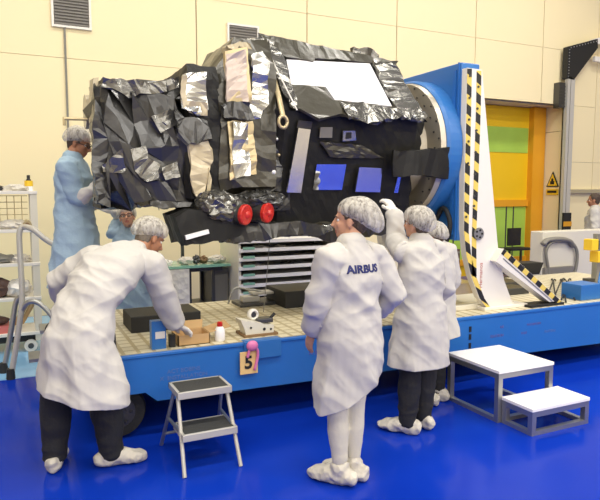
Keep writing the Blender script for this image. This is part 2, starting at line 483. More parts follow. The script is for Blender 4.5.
#@@PLATFORM
# ------------------------------------------------------------------ transport platform
PX0, PX1, PY0, PY1, PZ = .36, 7.0, 4.1, 5.78, .62
plat = thing('platform_trolley', 'long low blue platform trolley with cream tread deck carrying the machine', 'trolley', (3.6, 4.94, 0))
bm = nbox(PX0, PX1, PY0+.012, PY1, PZ-.03, PZ)
finish('deck', bm, 'deck', plat)
bm = bmesh.new()
prism(bm, [(PX0, PY0, .34), (PX0+.42, PY0, .34), (PX0+.50, PY0, .27), (PX1, PY0, .15), (PX1, PY0, PZ-.012), (PX0, PY0, PZ-.012)], (0, .10, 0))
finish('front_beam', bm, 'blue', plat)
bm = nbox(PX0, PX1, PY0-.008, PY0+.10, PZ-.035, PZ-.004, bev=.008)
finish('edge_rail', bm, 'blue', plat)
finish('rear_beam', nbox(PX0, PX1, PY1-.1, PY1+.005, .25, PZ-.03), 'blue', plat)
finish('end_beam', nbox(PX0-.005, PX0+.1, PY0+.1, PY1-.1, .34, PZ-.03), 'blue', plat)
finish('end_beam', nbox(PX1-.1, PX1+.005, PY0+.1, PY1-.1, .2, PZ-.03), 'blue', plat)
for x in (1.6, 3.2, 4.8, 6.2): finish('cross_member', nbox(x, x+.14, PY0+.1, PY1-.1, .3, PZ-.03), 'darksteel', plat)
def wheel(x, y, r=.19):
    bm = tube(bmesh.new(), [(x, y, r), (x, y+.05, r), (x, y+.11, r), (x, y+.16, r)], [r*.90, r, r, r*.90], seg=32, cap=False)
    o = finish('wheel', bm, 'rubber', plat, smooth=False)
    bm = tube(bmesh.new(), [(x, y-.008, r), (x, y+.02, r)], [r*.55, r*.62], seg=24, cap=False)
    tube(bm, [(x, y-.03, r), (x, y, r)], [r*.2, r*.24], seg=12, cap=False)
    for k in range(6): 
        a = k*pi/3; ell(bm, (x+r*.4*cos(a), y-.01, r+r*.4*sin(a)), (.014, .012, .014), sub=1)
    finish('wheel_hub', bm, 'darksteel', o)
for x in (.62, 6.4):
    for y in (PY0+.10, PY1-.36): wheel(x, y)
for x in (.62, 6.4):
    bm = rod(bmesh.new(), (x, PY0+.2, .19), (x, PY1-.2, .19), .03); box(bm, x-.08, x+.08, PY0+.35, PY1-.45, .16, .6)
    finish('axle', bm, 'darksteel', plat)
finish('bracket', nbox(1.50, 1.80, PY0-.022, PY0+.06, PZ-.14, PZ+.004, bev=.008), 'blue2', plat)
def beam_text(u, v, txt, size, m, shear=0):
    p = at(u, v, y=PY0-.001)
    return lettering('stencil', txt, size, m, plat, Matrix.Translation(p) @ FRONT, ext=.001)
beam_text(184, 370, 'ACT BOBINS', .042, 'violetfaint'); beam_text(162, 379, 'X', .042, 'violetfaint'); beam_text(168, 378.3, '1', .042, 'violetfaint'); beam_text(188, 376, 'INSTALLATION', .042, 'violetfaint')
beam_text(502, 327, 'NE', .035, 'redfaint'); beam_text(534, 324, 'PAS DEPOSER', .03, 'redfaint')
beam_text(497, 336, 'FIXATION', .035, 'redfaint'); beam_text(524, 333, 'SOUS', .03, 'redfaint'); beam_text(550, 331, 'PLATEAU', .035, 'violetfaint')
beam_text(313, 353, 'N 5', .045, 'redfaint')
p = at(470, 343, y=PY0-.004)
for dz in (-.10, -.03, .05, .12): finish('mark', nbox(p.x-.012, p.x+.012, PY0-.006, PY0, p.z+dz-.02, p.z+dz+.03), 'black', plat)
bm = nbox(3.12,3.19, PY0-.012, PY0, .27, .50)
finish('placard', bm, 'white', plat)

# numbered tag hanging on the bracket
p = at(250, 357, y=PY0-.04)
t = thing('number_tag', 'pink and yellow tag with number 5 hanging on the blue platform edge', 'tag', (p.x, PY0-.03, .40))
finish('plate', nbox(p.x-.075, p.x+.065, PY0-.034, PY0-.023, p.z-.13, p.z+.04, bev=.004), 'tagyellow', t)
bm = bmesh.new()
tube(bm, smoothpath([(p.x+.035, PY0-.042, p.z-.10), (p.x+.06, PY0-.042, p.z), (p.x+.05, PY0-.044, p.z+.06), (p.x+.0, PY0-.046, p.z+.06), (p.x-.02, PY0-.042, p.z+.0)]), .011, seg=8)
ell(bm, (p.x+.015, PY0-.05, p.z+.085), (.045, .026, .04))
finish('clip', bm, 'pink', t, smooth=True)
lettering('number', '5', .13, 'black', t, Matrix.Translation((p.x-.01, PY0-.036, p.z-.045)) @ FRONT, ext=.002, bold=.004)

#@@MACHINE
# ------------------------------------------------------------------ turning machine on the platform
BX, BX1, BY0, BY1, BZ0, BZ1 = 3.65, 3.86, 4.30, 5.60, 1.28, 2.87
AY, AZ = 4.93, 2.115                            # axis of rotation
mach = thing('turning_machine', 'tall blue turning machine with white hazard striped column holding the satellite', 'machine', (4.0, 4.93, PZ))
bm = nbox(BX, BX1, BY0, BY1, BZ0, BZ1, bev=.012)
finish('housing', bm, 'blue2', mach)
bm = nbox(BX-.012, BX, BY0+.06, BY0+.10, BZ0+.05, BZ1-.06)
box(bm, BX-.012, BX, BY0+.02, BY0+.035, BZ0, BZ1)
finish('side_trim', bm, 'blue', mach)
bm = tube(bmesh.new(), [(BX-.16, AY, AZ), (BX-.13, AY, AZ), (BX, AY, AZ)], [.655, .672, .672], side=V((0, 1, 0)), seg=64, cap=False)
finish('drum', bm, 'blue2', mach, smooth=False)
bm = tube(bmesh.new(), [(BX-.21, AY, AZ), (BX-.155, AY, AZ)], [.635, .648], side=V((0, 1, 0)), seg=64, cap=False)
fl = finish('face_plate', bm, 'flange', mach)
for rr, nn in ((.55, 24), (.612, 24)):
    for k in range(nn):
        a = 2*pi*k/nn + (.13 if rr > .55 else 0)
        c = V((BX-.212, AY+rr*cos(a), AZ+rr*sin(a)))
        rad_ = .016 if rr < .55 else .008
        finish('bolt', rod(bmesh.new(), c+V((-.008, 0, 0)), c+V((.004, 0, 0)), rad_, 8), 'darksteel', fl)
bm = tube(bmesh.new(), [(BX-.34, AY, AZ), (BX-.20, AY, AZ)], [.40, .44], side=V((0, 1, 0)), seg=48, cap=False)
finish('adapter_ring', bm, 'flange', mach)
# black cable loop and small plate on the housing
p = at(443, 225, x=BX-.03)
bm = tube(bmesh.new(), smoothpath([(p.x, p.y+.12, p.z+.02), (p.x, p.y-.0, p.z+.16), (p.x, p.y-.10, p.z+.02), (p.x, p.y-.03, p.z-.18), (p.x, p.y+.12, p.z-.20)]), .022, seg=8)
finish('cable', bm, 'rubber', mach, smooth=True)
bm = tube(bmesh.new(), [(BX-.13, AY+.1, 1.36), (BX, AY+.1, 1.36)], [.17, .18], side=V((0, 1, 0)), seg=24, cap=False)
finish('gear_cover', bm, 'blue2', mach)

def gusset(y0, y1, front):
    P = [(466, 68), (481, 70), (483.5, 100), (488, 150), (493, 205), (497, 250), (503, 280), (511, 302), (516, 311), (488, 312), (478, 298), (470, 277), (465, 255), (462.5, 230), (463, 180), (464.5, 120)]
    pts = []
    for u, v in P:
        q = at(u, v, y=4.25); pts.append((q.x, y0, max(q.z, PZ+.001)))
    bm = prism(bmesh.new(), pts, (0, y1-y0, 0))
    g_ = finish('column_plate', bm, 'white', mach)
    q = [at(u, v, y=4.25) for u, v in ((487, 311), (517, 311))]
    finish('foot_flange', nbox(q[0].x-.06, q[1].x+.10, y0-.02, y1+.12 if front else y1+.02, PZ, PZ+.03, bev=.005), 'white', mach)
    return g_
g_ = gusset(4.235, 4.30, True)
gusset(5.60, 5.70, False)
def strip(pairs, name, m, par, y=4.234):
    bm = bmesh.new()
    L = [bm.verts.new((at(u, v, y=4.25).x, y, at(u, v, y=4.25).z)) for u, _, v in pairs]
    R = [bm.verts.new((at(u, v, y=4.25).x, y, at(u, v, y=4.25).z)) for _, u, v in pairs]
    for i in range(len(L)-1): bm.faces.new((L[i], R[i], R[i+1], L[i+1]))
    r = bmesh.ops.extrude_face_region(bm, geom=bm.faces[:])
    bmesh.ops.translate(bm, verts=[e for e in r['geom'] if isinstance(e, bmesh.types.BMVert)], vec=(0, -.003, 0))
    return finish(name, bm, m, par)
strip([(466, 470.5, 69), (465.3, 469.8, 110), (463.5, 468.3, 180), (462.8, 467.3, 232), (465.3, 469.8, 256), (470.5, 475, 277), (478.5, 483, 298), (488, 491.5, 311)], 'hazard_strip', 'hazard', g_)
strip([(475.5, 480, 71), (474.8, 479.3, 110), (472.5, 477, 180), (470.8, 475, 232), (470.5, 475, 256), (470.6, 475.2, 276)], 'hazard_strip', 'hazard', g_)
def face_bolt(u, v, r=.011):
    p = at(u, v, y=4.19); c = V((p.x, 4.235, p.z))
    finish('bolt', rod(bmesh.new(), c+V((0, -.012, 0)), c+V((0, .003, 0)), r, 8), 'darksteel', g_)
for u, v in ((473, 75), (472.5, 97), (472, 119), (471.5, 141), (471, 163), (470.3, 185), (481.5, 86), (480.5, 108), (479.5, 130), (478.7, 152), (478, 174), (477.3, 196), (469, 206), (469, 217), (477, 206), (477, 217)): face_bolt(u, v)
p = at(481.5, 234, y=4.19)
disc = finish('disc', rod(bmesh.new(), (p.x, 4.22, p.z), (p.x, 4.237, p.z), .057, 24), 'alu', g_)
bm = bmesh.new()
for k in range(5):
    a = k*2*pi/5; rod(bm, (p.x+.034*cos(a), 4.214, p.z+.034*sin(a)), (p.x+.034*cos(a), 4.222, p.z+.034*sin(a)), .010, 8)
finish('disc_bolt', bm, 'black', disc)
p = at(484.2, 276, y=4.19)
lettering('inscription', 'Hermanos', .056, 'redink', g_, Matrix.Translation((p.x, 4.234, p.z)) @ FRONT @ Matrix.Rotation(pi/2, 4, 'Z'), ext=.001, label='faded red vertical lettering')

# slanted strut with stripes
def strut(y0, y1, par):
    a = at(499, 250, y=4.2); b = at(556, 308, y=4.2)
    d = (b-a); d.y = 0; d.normalize(); n = V((-d.z, 0, d.x)); 
    if n.z < 0: n = -n
    h = .125
    p0, p1 = V((a.x, y0, a.z)), V((b.x, y0, PZ+.02))
    bm = prism(bmesh.new(), [p0+n*.02, p1+n*.02, p1+n*.02+V((-.16, 0, 0)), p0-n*h], (0, y1-y0, 0))
    o = finish('strut', bm, 'white', par)
    bm = prism(bmesh.new(), [p0+n*.018, p1+n*.018+V((-.004, 0, 0)), p1-d*.03-n*.035, p0-n*.035], (0, -.003, 0))
    finish('hazard_strip', bm, 'hazard2', o)
    bm = prism(bmesh.new(), [p0-n*.05+d*.05, p1-n*.05-d*.1, p1-n*.06-d*.1, p0-n*.06+d*.05], (0, -.004, 0))
    finish('groove', bm, 'alu', o)
    return o
strut(4.15, 4.27, mach); strut(5.62, 5.69, mach)
finish('strut_foot', nbox(4.42, 4.86, 4.13, 4.30, PZ, PZ+.022), 'black', mach)
# cross beams low between the two columns
bm = nbox(3.55, 3.92, 4.30, 5.60, PZ+.16, PZ+.26); finish('cross_beam', bm, 'brass', mach)
finish('base_plate', nbox(3.35, 4.4, 4.32, 5.58, PZ, PZ+.05, bev=.01), 'cream', mach)
finish('wrapped_pad', nbox(3.25, 3.60, 4.26, 5.4, PZ+.05, PZ+.13, bev=.03), 'cream', mach)
bm = prism(bmesh.new(), [(2.9, 5.5, PZ), (3.9, 5.5, PZ), (3.9, 5.5, 1.2)], (0, .12, 0)); finish('side_brace', bm, 'white', mach)

#@@SATELLITE
# ------------------------------------------------------------------ satellite wrapped in black foil
sat = thing('satellite', 'large satellite wrapped in crumpled black foil mounted sideways on the blue machine', 'satellite', (2.3, 4.93, 1.4))
def onplane(u, v, p0, n):
    r = fw + rt*((u-300)/F_PX) + upv*((250-v)/F_PX); c = V((0, 0, EYE))
    return c + r*((V(p0)-c).dot(n)/r.dot(n))
def mirror_profile(front):                      # front points (Y,z) from bottom to top, mirrored about the axis
    return front + [(2*AY-y, z) for y, z in reversed(front)]
# equipment module (left end)
pa = [(4.56, 1.60), (4.46, 1.67), (4.44, 2.05), (4.46, 2.42), (4.56, 2.53), (4.98, 2.53), (5.06, 2.44), (5.08, 2.05), (5.06, 1.67), (4.98, 1.60)]
pa0 = [(4.60, 1.63), (4.52, 1.70), (4.52, 2.05), (4.54, 2.38), (4.60, 2.50), (4.90, 2.50), (4.98, 2.40), (5.0, 2.05), (4.98, 1.70), (4.90, 1.63)]
bm = loft(bmesh.new(), [(.575, pa0), (.62, pa), (.80, pa), (1.22, pa)])
shred(bm, .13, .026, 4); bmesh.ops.subdivide_edges(bm, edges=bm.edges[:], cuts=1, smooth=.25); bmesh.ops.triangulate(bm, faces=bm.faces[:], quad_method='BEAUTY'); crumple(bm, .007, 3, .024, 7)
finish('equipment_module', bm, 'foil', sat)
def highlight(poly, y, m, seed): yplate('foil_highlight', poly, y, .025, m, (.05, .009), seed)  # silver pieces painting in bright spots where the module's black foil catches light
# ring of the second module
pb = mirror_profile([(4.54, 1.60), (4.42, 1.66), (4.41, 2.05), (4.42, 2.55), (4.50, 2.67)])
bm = loft(bmesh.new(), [(1.18, pa), (1.21, pb), (1.45, pb)])
foil('ring_module', bm, 'foilmat', sat, .08, .008, 2, .012, 5)
# tower that rises to the main body
pc0 = mirror_profile([(4.54, 1.66), (4.42, 1.72), (4.41, 2.10), (4.42, 2.50), (4.56, 2.66)])
pc1 = mirror_profile([(4.52, 1.70), (4.40, 1.76), (4.38, 2.20), (4.40, 2.72), (4.58, 2.93)])
bm = loft(bmesh.new(), [(1.44, pc0), (1.62, pc1), (1.90, pc1)])
foil('tower_module', bm, 'brownfoil', sat, .12, .012, 3, .012, 5, fine=.2)
# main body
XL, XR = 1.95, 3.21
TOPY, TOPZ, RDY, RDZ, BTY, BTZ = 4.80, 2.945, 4.32, 2.355, 4.52, 1.42
pm = mirror_profile([(4.66, 1.37), (BTY, BTZ), (RDY+.012, RDZ), (TOPY, TOPZ-.02)])
pmi = mirror_profile([(4.70, 1.42), (BTY+.05, BTZ+.06), (RDY+.08, RDZ), (TOPY+.03, TOPZ-.06)])
pme = mirror_profile([(4.72, 1.55), (4.60, 1.62), (4.50, 2.25), (4.80, 2.60)])
bm = loft(bmesh.new(), [(1.88, pmi), (XL, pm), (XR, pm), (XR+.06, pme)])
foil('main_body', bm, 'foilmat', sat, .10, .005, 4, .006, 5, fine=.5)
UP0 = V((0, RDY, RDZ)); UPN = V((0, -(TOPZ-RDZ), TOPY-RDY)).normalized()
LP0 = V((0, RDY, RDZ)); LPN = V((0, -(RDZ-BTZ), -(BTY-RDY))).normalized()
def panel(name, poly, m, p0, n, off, th, foiled=None, par=None, seed=0):
    pts = [onplane(u, v, p0, n) + n*off for u, v in poly]
    bm = prism(bmesh.new(), pts, -n*th)
    if foiled: return foil(name, bm, m, par or sat, foiled[0], foiled[1], seed, foiled[2], 7)
    return finish(name, bm, m, par or sat)
panel('radiator_panel', [(286, 61), (369, 65), (391, 107.5), (334, 101), (325, 88), (291, 86)], 'radiator', UP0, UPN, .016, .02)
panel('foil_border', [(258, 36), (397, 64), (371, 64.5), (314, 60.5), (312, 63), (285, 60)], 'brownfoil', UP0, UPN, .028, .022, (.09, .008, .006), seed=11)
panel('foil_border', [(371, 64), (393, 66), (408, 92), (426, 118), (414, 119), (393, 109)], 'foil2', UP0, UPN, .030, .02, (.06, .014, .012), seed=12)
panel('foil_border', [(289, 88), (324, 90), (332, 103), (391, 109.5), (424, 118), (420, 123), (400, 119), (370, 125), (340, 117), (318, 122), (296, 110)], 'brownfoil', UP0, UPN, .034, .025, (.08, .007, .004), seed=13)
panel('foil_skirt', [(338, 107), (391, 111), (422, 119), (426, 125), (398, 121), (372, 127), (347, 121)], 'foil2', UP0, UPN, .050, .02, (.045, .018, .014), seed=15)
panel('foil_border', [(258, 38), (284, 61), (289, 87), (297, 109), (293, 112), (280, 92), (262, 52)], 'foil2', UP0, UPN, .036, .025, (.07, .012, .01), seed=14)
# mirror radiators on the lower face
panel('mirror_panel', [(297, 128), (309, 129.5), (299.5, 192.5), (285.5, 192)], 'mirrorhaze', LP0, V((0, -.995, -.10)).normalized(), .03, .02)
panel('mirror_panel', [(316, 164), (345.5, 164), (341, 189.5), (312, 189.5)], 'mirror', LP0, LPN, .016, .012)
panel('mirror_panel', [(358.5, 167), (381.5, 168), (379, 192), (354.5, 191.5)], 'mirrorhaze', LP0, V((0, -.990, -.14)).normalized(), .016, .02)
panel('mirror_panel', [(399, 168), (401.5, 168), (397, 192.5), (393, 192.5)], 'mirrorhaze', LP0, LPN, .016, .012)
panel('grey_patch', [(297.5, 120), (311.5, 121.5), (310, 128.5), (296, 127.5)], 'brownfoil', LP0, LPN, .02, .012)
panel('grey_patch', [(319.5, 127), (331.5, 127), (331, 137.5), (318.5, 137.5)], 'greyvent', LP0, LPN, .02, .012)
q = panel('sensor_frame', [(342, 130.5), (354, 130.5), (355, 140), (341.5, 141)], 'silver', LP0, LPN, .022, .014)
panel('sensor_window', [(345, 132), (350, 132), (350, 138), (344, 138.5)], 'black', LP0, LPN, .026, .01, par=q)
panel('black_blanket_fold', [(318, 141), (360, 145), (382, 158), (330, 157)], 'brownfoil', LP0, LPN, .022, .012, (.06, .006, .006), seed=18)
panel('blanket_edge', [(250, 225), (300, 226), (335, 222), (420, 219), (424, 228), (330, 240), (298, 233), (262, 240)], 'brownfoil', LP0, LPN, .02, .03, (.06, .014, .02), seed=19)
panel('silver_patch', [(300, 226), (328, 223.5), (331, 229), (308, 233)], 'silver', LP0, LPN, .05, .015, (.04, .008, .0), seed=20)
# black flap to the right and foil tufts
def yplate(name, poly, y, th, m, fo=None, seed=0, par=None):
    pts = [at(u, v, y=y) for u, v in poly]
    bm = prism(bmesh.new(), pts, (0, th, 0))
    return foil(name, bm, m, par or sat, *fo, seed) if fo else finish(name, bm, m, par or sat)
yplate('black_flap', [(394, 150), (420, 150), (453, 146.5), (452, 162), (450, 178.5), (395, 176)], 4.27, .035, 'foilmat', (.08, .008), 21)
yplate('black_flap', [(386, 118), (410, 122), (421, 137), (420, 150), (406, 160), (386, 152)], 4.40, .10, 'foilmat', (.07, .016), 22)
yplate('blanket_end', [(402, 118), (424, 117), (422, 133), (412, 150), (413, 176), (408, 214), (396, 214)], 4.50, .25, 'foilmat', (.07, .016), 26)
yplate('foil_tuft', [(353.5, 46), (366, 48.5), (375.5, 49.5), (376, 60), (386, 60), (394, 62), (386, 66), (372, 66), (352, 60)], 4.80, .06, 'foil2', (.045, .016), 23)
yplate('foil_tuft', [(248, 40), (262, 37), (274, 40), (273, 47), (262, 52), (252, 64), (247, 58)], 4.72, .10, 'foil2', (.05, .018), 24)
yplate('foil_tuft', [(228, 44), (240, 40), (250, 41), (250, 48), (228, 50)], 4.50, .10, 'tan', (.05, .012), 25)
highlight([(103, 79), (128, 80), (150, 81), (180, 77), (181, 88), (160, 92), (140, 93), (128, 100), (112, 90), (103, 90)], 4.475, 'foil2', 71)
highlight([(104, 166), (122, 148), (126, 168), (124, 172), (105, 171)], 4.425, 'foil2', 72)
highlight([(133, 150), (146, 146), (150, 158), (160, 165), (158, 180), (146, 183), (136, 170)], 4.420, 'foil2', 73)
highlight([(150, 118), (172, 108), (176, 122), (160, 132)], 4.425, 'foil2', 74)
highlight([(163, 168), (178, 160), (181, 176), (166, 182)], 4.425, 'foil2', 75)
# film panels of the ring module
yplate('film_panel', [(182, 73), (206, 71), (207, 92), (209, 108), (200, 117), (183, 111)], 4.385, .02, 'silver', (.06, .010), 31)
yplate('film_panel', [(181, 73), (186.5, 73), (187.5, 108), (183, 109)], 4.375, .02, 'tan', (.06, .006), 32)
yplate('film_panel', [(183, 102), (207, 104), (209, 118), (198, 117), (188, 113)], 4.372, .02, 'tan', (.05, .008), 33)
yplate('film_panel', [(190, 143), (209, 141), (212, 160), (208, 172), (205, 193), (196, 197), (190, 184)], 4.385, .02, 'tan', (.06, .010), 34)
yplate('film_panel', [(211, 168), (213, 180), (209, 198), (205.5, 197)], 4.385, .02, 'tan', (.06, .006), 38)
yplate('black_belt', [(177, 112), (186, 118), (207, 120), (211, 140), (186, 145), (178, 138)], 4.37, .03, 'foil', (.055, .014), 35)
# film panels of the tower
yplate('film_panel', [(224, 50), (248, 46), (250.5, 104), (227, 105)], 4.365, .02, 'brass', (.07, .005), 36)
yplate('film_panel', [(226.5, 52), (245, 48.5), (247, 103), (229, 104)], 4.35, .02, 'pinktan', (.06, .008), 37)
yplate('silver_sheet', [(251, 58), (262, 52), (269, 62), (269, 106), (262, 119), (252, 118)], 4.36, .02, 'silver', (.06, .010), 39)
yplate('film_panel', [(228, 120), (253, 118), (256, 176), (231, 180)], 4.365, .02, 'brass', (.07, .005), 40)
yplate('film_panel', [(233, 122), (248, 121), (250.5, 176), (235.5, 178)], 4.35, .02, 'silver', (.07, .006), 41)
yplate('black_belt', [(221, 105), (250, 103), (253, 118), (240, 121), (223, 117)], 4.34, .03, 'foil', (.05, .014), 42)
yplate('black_blanket', [(256, 118), (270, 108), (281, 124), (284, 128), (281, 192), (258, 190)], 4.42, .08, 'foil', (.06, .02), 43)
# gold strap with an eye
st = [at(u, v, y=yy) for u, v, yy in ((267, 52, 4.70), (273, 75, 4.52), (279, 97, 4.36), (283, 116, 4.26))]
bm = tube(bmesh.new(), st, (.022, .010), side=V((1, 0, 0)), seg=8)
bm2 = st[-1]
strap = finish('strap', bm, 'brass', sat)
bm = bmesh.new(); n_ = 20
cc = at(283, 122, y=4.25)
tube(bm, [cc + V((.036*cos(2*pi*k/n_), 0, .044*sin(2*pi*k/n_))) for k in range(n_+1)], .014, side=V((0, 1, 0)), seg=8)
finish('strap_eye', bm, 'brass', strap, smooth=True)
bm = tube(bmesh.new(), [at(268, 52, y=4.66), at(292, 100, y=4.30), at(297, 110, y=4.26)], .006, seg=6)
finish('strap_cord', bm, 'white', strap)
for u, v, r, m in ((274, 172, .018, 'whitepure'), (270, 128, .016, 'steel'), (277, 139, .014, 'steel'), (285, 140, .012, 'red'), (267, 160, .014, 'steel'), (272, 186, .012, 'steel'), (279, 155, .012, 'brass')):
    c = at(u, v, y=4.40); bm = tube(bmesh.new(), [c, c+V((0, .05, 0))], r, seg=10); finish('connector', bm, m, sat)
# sensors with red covers
nrm = V((.55, -.82, -.08)).normalized()
for u, v, yy in ((247, 215, 4.24), (269, 213, 4.30)):
    c = at(u, v, y=yy)
    bm = tube(bmesh.new(), [c - nrm*.34, c - nrm*.03], [.088, .082], side=V((0, 0, 1)), seg=24, cap=False)
    o = finish('sensor_tube', bm, 'foil', sat, smooth=False)
    bm = tube(bmesh.new(), [c - nrm*.04, c - nrm*.005, c], [.078, .078, .070], side=V((0, 0, 1)), seg=28, cap=False)
    o2 = finish('lens_cover', bm, 'red', o); o2['label'] = 'round red cover'
    finish('cover_button', ell(bmesh.new(), c, (.03, .012, .03), sub=2), 'red', o2)
bm = bmesh.new(); c = at(221, 207, y=4.36)
ell(bm, c, (.20, .15, .12), Matrix.Rotation(radians(14), 3, 'Y'))
foil('sensor_hood', bm, 'foil2', sat, .07, .016, 51, .012, 6)
bm = bmesh.new(); c = at(262, 200, y=4.42)
ell(bm, c, (.20, .13, .08)); foil('sensor_hood', bm, 'foil', sat, .06, .02, 52, .015, 6)
# tilted black box with a white label under the body
P = [(174, 216), (190, 209), (236, 204), (247, 222), (240, 236), (222, 241), (184, 247)]
bx = yplate('instrument_box', P, 4.30, .42, 'foilmat', (.09, .008), 53)
yplate('label', [(185.5, 235.5), (208.5, 229.5), (209.5, 233.5), (186.5, 240)], 4.26, .03, 'whitepure', par=bx)
yplate('lower_blanket', [(150, 196), (186, 200), (250, 190), (290, 192), (290, 206), (250, 214), (200, 209), (150, 207)], 4.46, .3, 'foil', (.07, .012), 54)
yplate('lower_blanket', [(222, 228), (260, 222), (300, 222), (332, 226), (322, 237), (290, 233), (262, 240), (232, 243)], 4.44, .25, 'foil', (.07, .014), 55)
# left end cap, tan edge and antenna disc
yplate('end_panel', [(91.5, 77), (97, 76), (95.5, 104), (92.5, 128), (91.5, 108)], 4.62, .16, 'tan', (.09, .006), 61)
yplate('end_blanket', [(94, 128), (99, 100), (108, 150), (108, 206), (97, 200), (95, 170)], 4.48, .16, 'foil', (.07, .012), 64)
c = at(87.5, 112, y=4.95)
bm = tube(bmesh.new(), [c+V((-.02, 0, 0)), c+V((.06, 0, 0))], (.13, .13), side=V((0, 1, 0)), seg=28, cap=False)
an = finish('antenna_disc', bm, 'tan', sat)
a_ = at(64, 118.5, y=4.8); b_ = at(94, 119.5, y=4.8)
bm = rod(bmesh.new(), a_, b_, .012); rod(bm, a_+V((0, 0, .01)), a_-V((0, 0, .05)), .010)
finish('antenna_rod', bm, 'brass', an)
# struts that carry the body on the flange
bm = tube(bmesh.new(), [(XR-.05, AY, AZ), (BX-.32, AY, AZ)], [.50, .42], side=V((0, 1, 0)), seg=32, cap=False)
finish('adapter_cone', bm, 'foilmat', sat)

#@@PEOPLE
# ------------------------------------------------------------------ people
def unit(*a): return V(a).normalized()
def frame(f, u):
    f = V(f).normalized(); r = f.cross(V(u)).normalized(); u2 = r.cross(f)
    return Matrix((r, f, u2)).transposed()       # columns right, forward, up
def hand(bm, wr, d, n, thumb, k=1., curl=.35, fat=0., bare_scale=1.):
    """palm, four unequal bent fingers and a thumb; d = pointing, n = palm normal, thumb = side of the thumb"""
    d = V(d).normalized(); n = (V(n) - d*V(n).dot(d)).normalized(); s = d.cross(n)
    if s.dot(V(thumb)) < 0: s = -s
    k *= bare_scale; wr = V(wr)
    tube(bm, [wr - d*.02, wr + d*.01*k, wr + d*.045*k, wr + d*.085*k], [(.026+fat, .019+fat), (.029+fat, .018+fat), (.039+fat, .016+fat), (.038+fat, .013+fat)], side=s, seg=12)
    for off, ln, sp in ((.028, .072, .10), (.0095, .082, .03), (-.0095, .076, -.04), (-.028, .058, -.13)):
        base = wr + d*.075*k + s*off*k; a = curl*.5; p = [base]; dd = d + s*sp
        for q, fr in enumerate((.15, .42, .30, .22)):
            ang = a*(q)
            v = (dd*cos(ang) + n*sin(ang)).normalized()
            p.append(p[-1] + v*ln*fr*k)
        tube(bm, p, [.0098+fat, .0096+fat, .0090+fat, .0082+fat, .0066+fat], side=s, seg=8)
    b = wr + d*.022*k + s*.026*k
    p = [b, b + (d*.5 + s*.75 + n*.25)*.03*k, b + (d*.5 + s*.75 + n*.25)*.03*k + (d*.85 + s*.35 + n*.35)*.032*k, b + (d*.5 + s*.75 + n*.25)*.03*k + (d*.85 + s*.35 + n*.35)*.032*k + (d*.95 + s*.05 + n*.4)*.024*k]
    tube(bm, p, [.015+fat, .0125+fat, .0108+fat, .0085+fat], side=n, seg=8)
def head_shape(bm, c, R, k):
    P = lambda x, y, z: c + R @ (V((x, y, z))*k)
    E = lambda x, y, z, a, b_, d_, s=3: ell(bm, P(x, y, z), (a*k, b_*k, d_*k), R, s)
    E(0, -.012, .028, .077, .097, .088); E(0, .028, -.035, .062, .062, .085); E(0, .052, -.092, .034, .032, .028)
    E(0, .074, .018, .052, .018, .016, 2)
    E(.036, .060, -.030, .026, .022, .022, 2); E(-.036, .060, -.030, .026, .022, .022, 2)
    tube(bm, [P(0, .086, .012), P(0, .102, -.018), P(0, .113, -.040), P(0, .094, -.047)], [(.009*k, .008*k), (.011*k, .010*k), (.016*k, .012*k), (.013*k, .008*k)], side=R @ V((1, 0, 0)), seg=10)
    E(0, .084, -.068, .024, .010, .006, 2); E(0, .082, -.078, .021, .010, .007, 2)
    for sgn in (1, -1): E(sgn*.078, -.012, -.018, .010, .020, .033, 2)
def folds(bm, cfgs, seed):
    bm.normal_update()
    mv = []
    for v in bm.verts:
        d = 0
        for kx, kz, amp, fn, *sh in cfgs:
            wgt = fn(v.co) if fn else 1
            if wgt <= 0: continue
            q = V((v.co.x*kx + (sh[0]*v.co.z if sh else 0), v.co.y*kx, v.co.z*kz)) + V((seed*3.7, seed*1.3, seed*5.1))
            nn = noise.noise(q)
            d += amp*wgt*(1 - 2.4*abs(nn)) if amp > 0 else -amp*wgt*nn*1.6
        mv.append(v.co + v.normal*d)
    for v, c in zip(bm.verts, mv): v.co = c
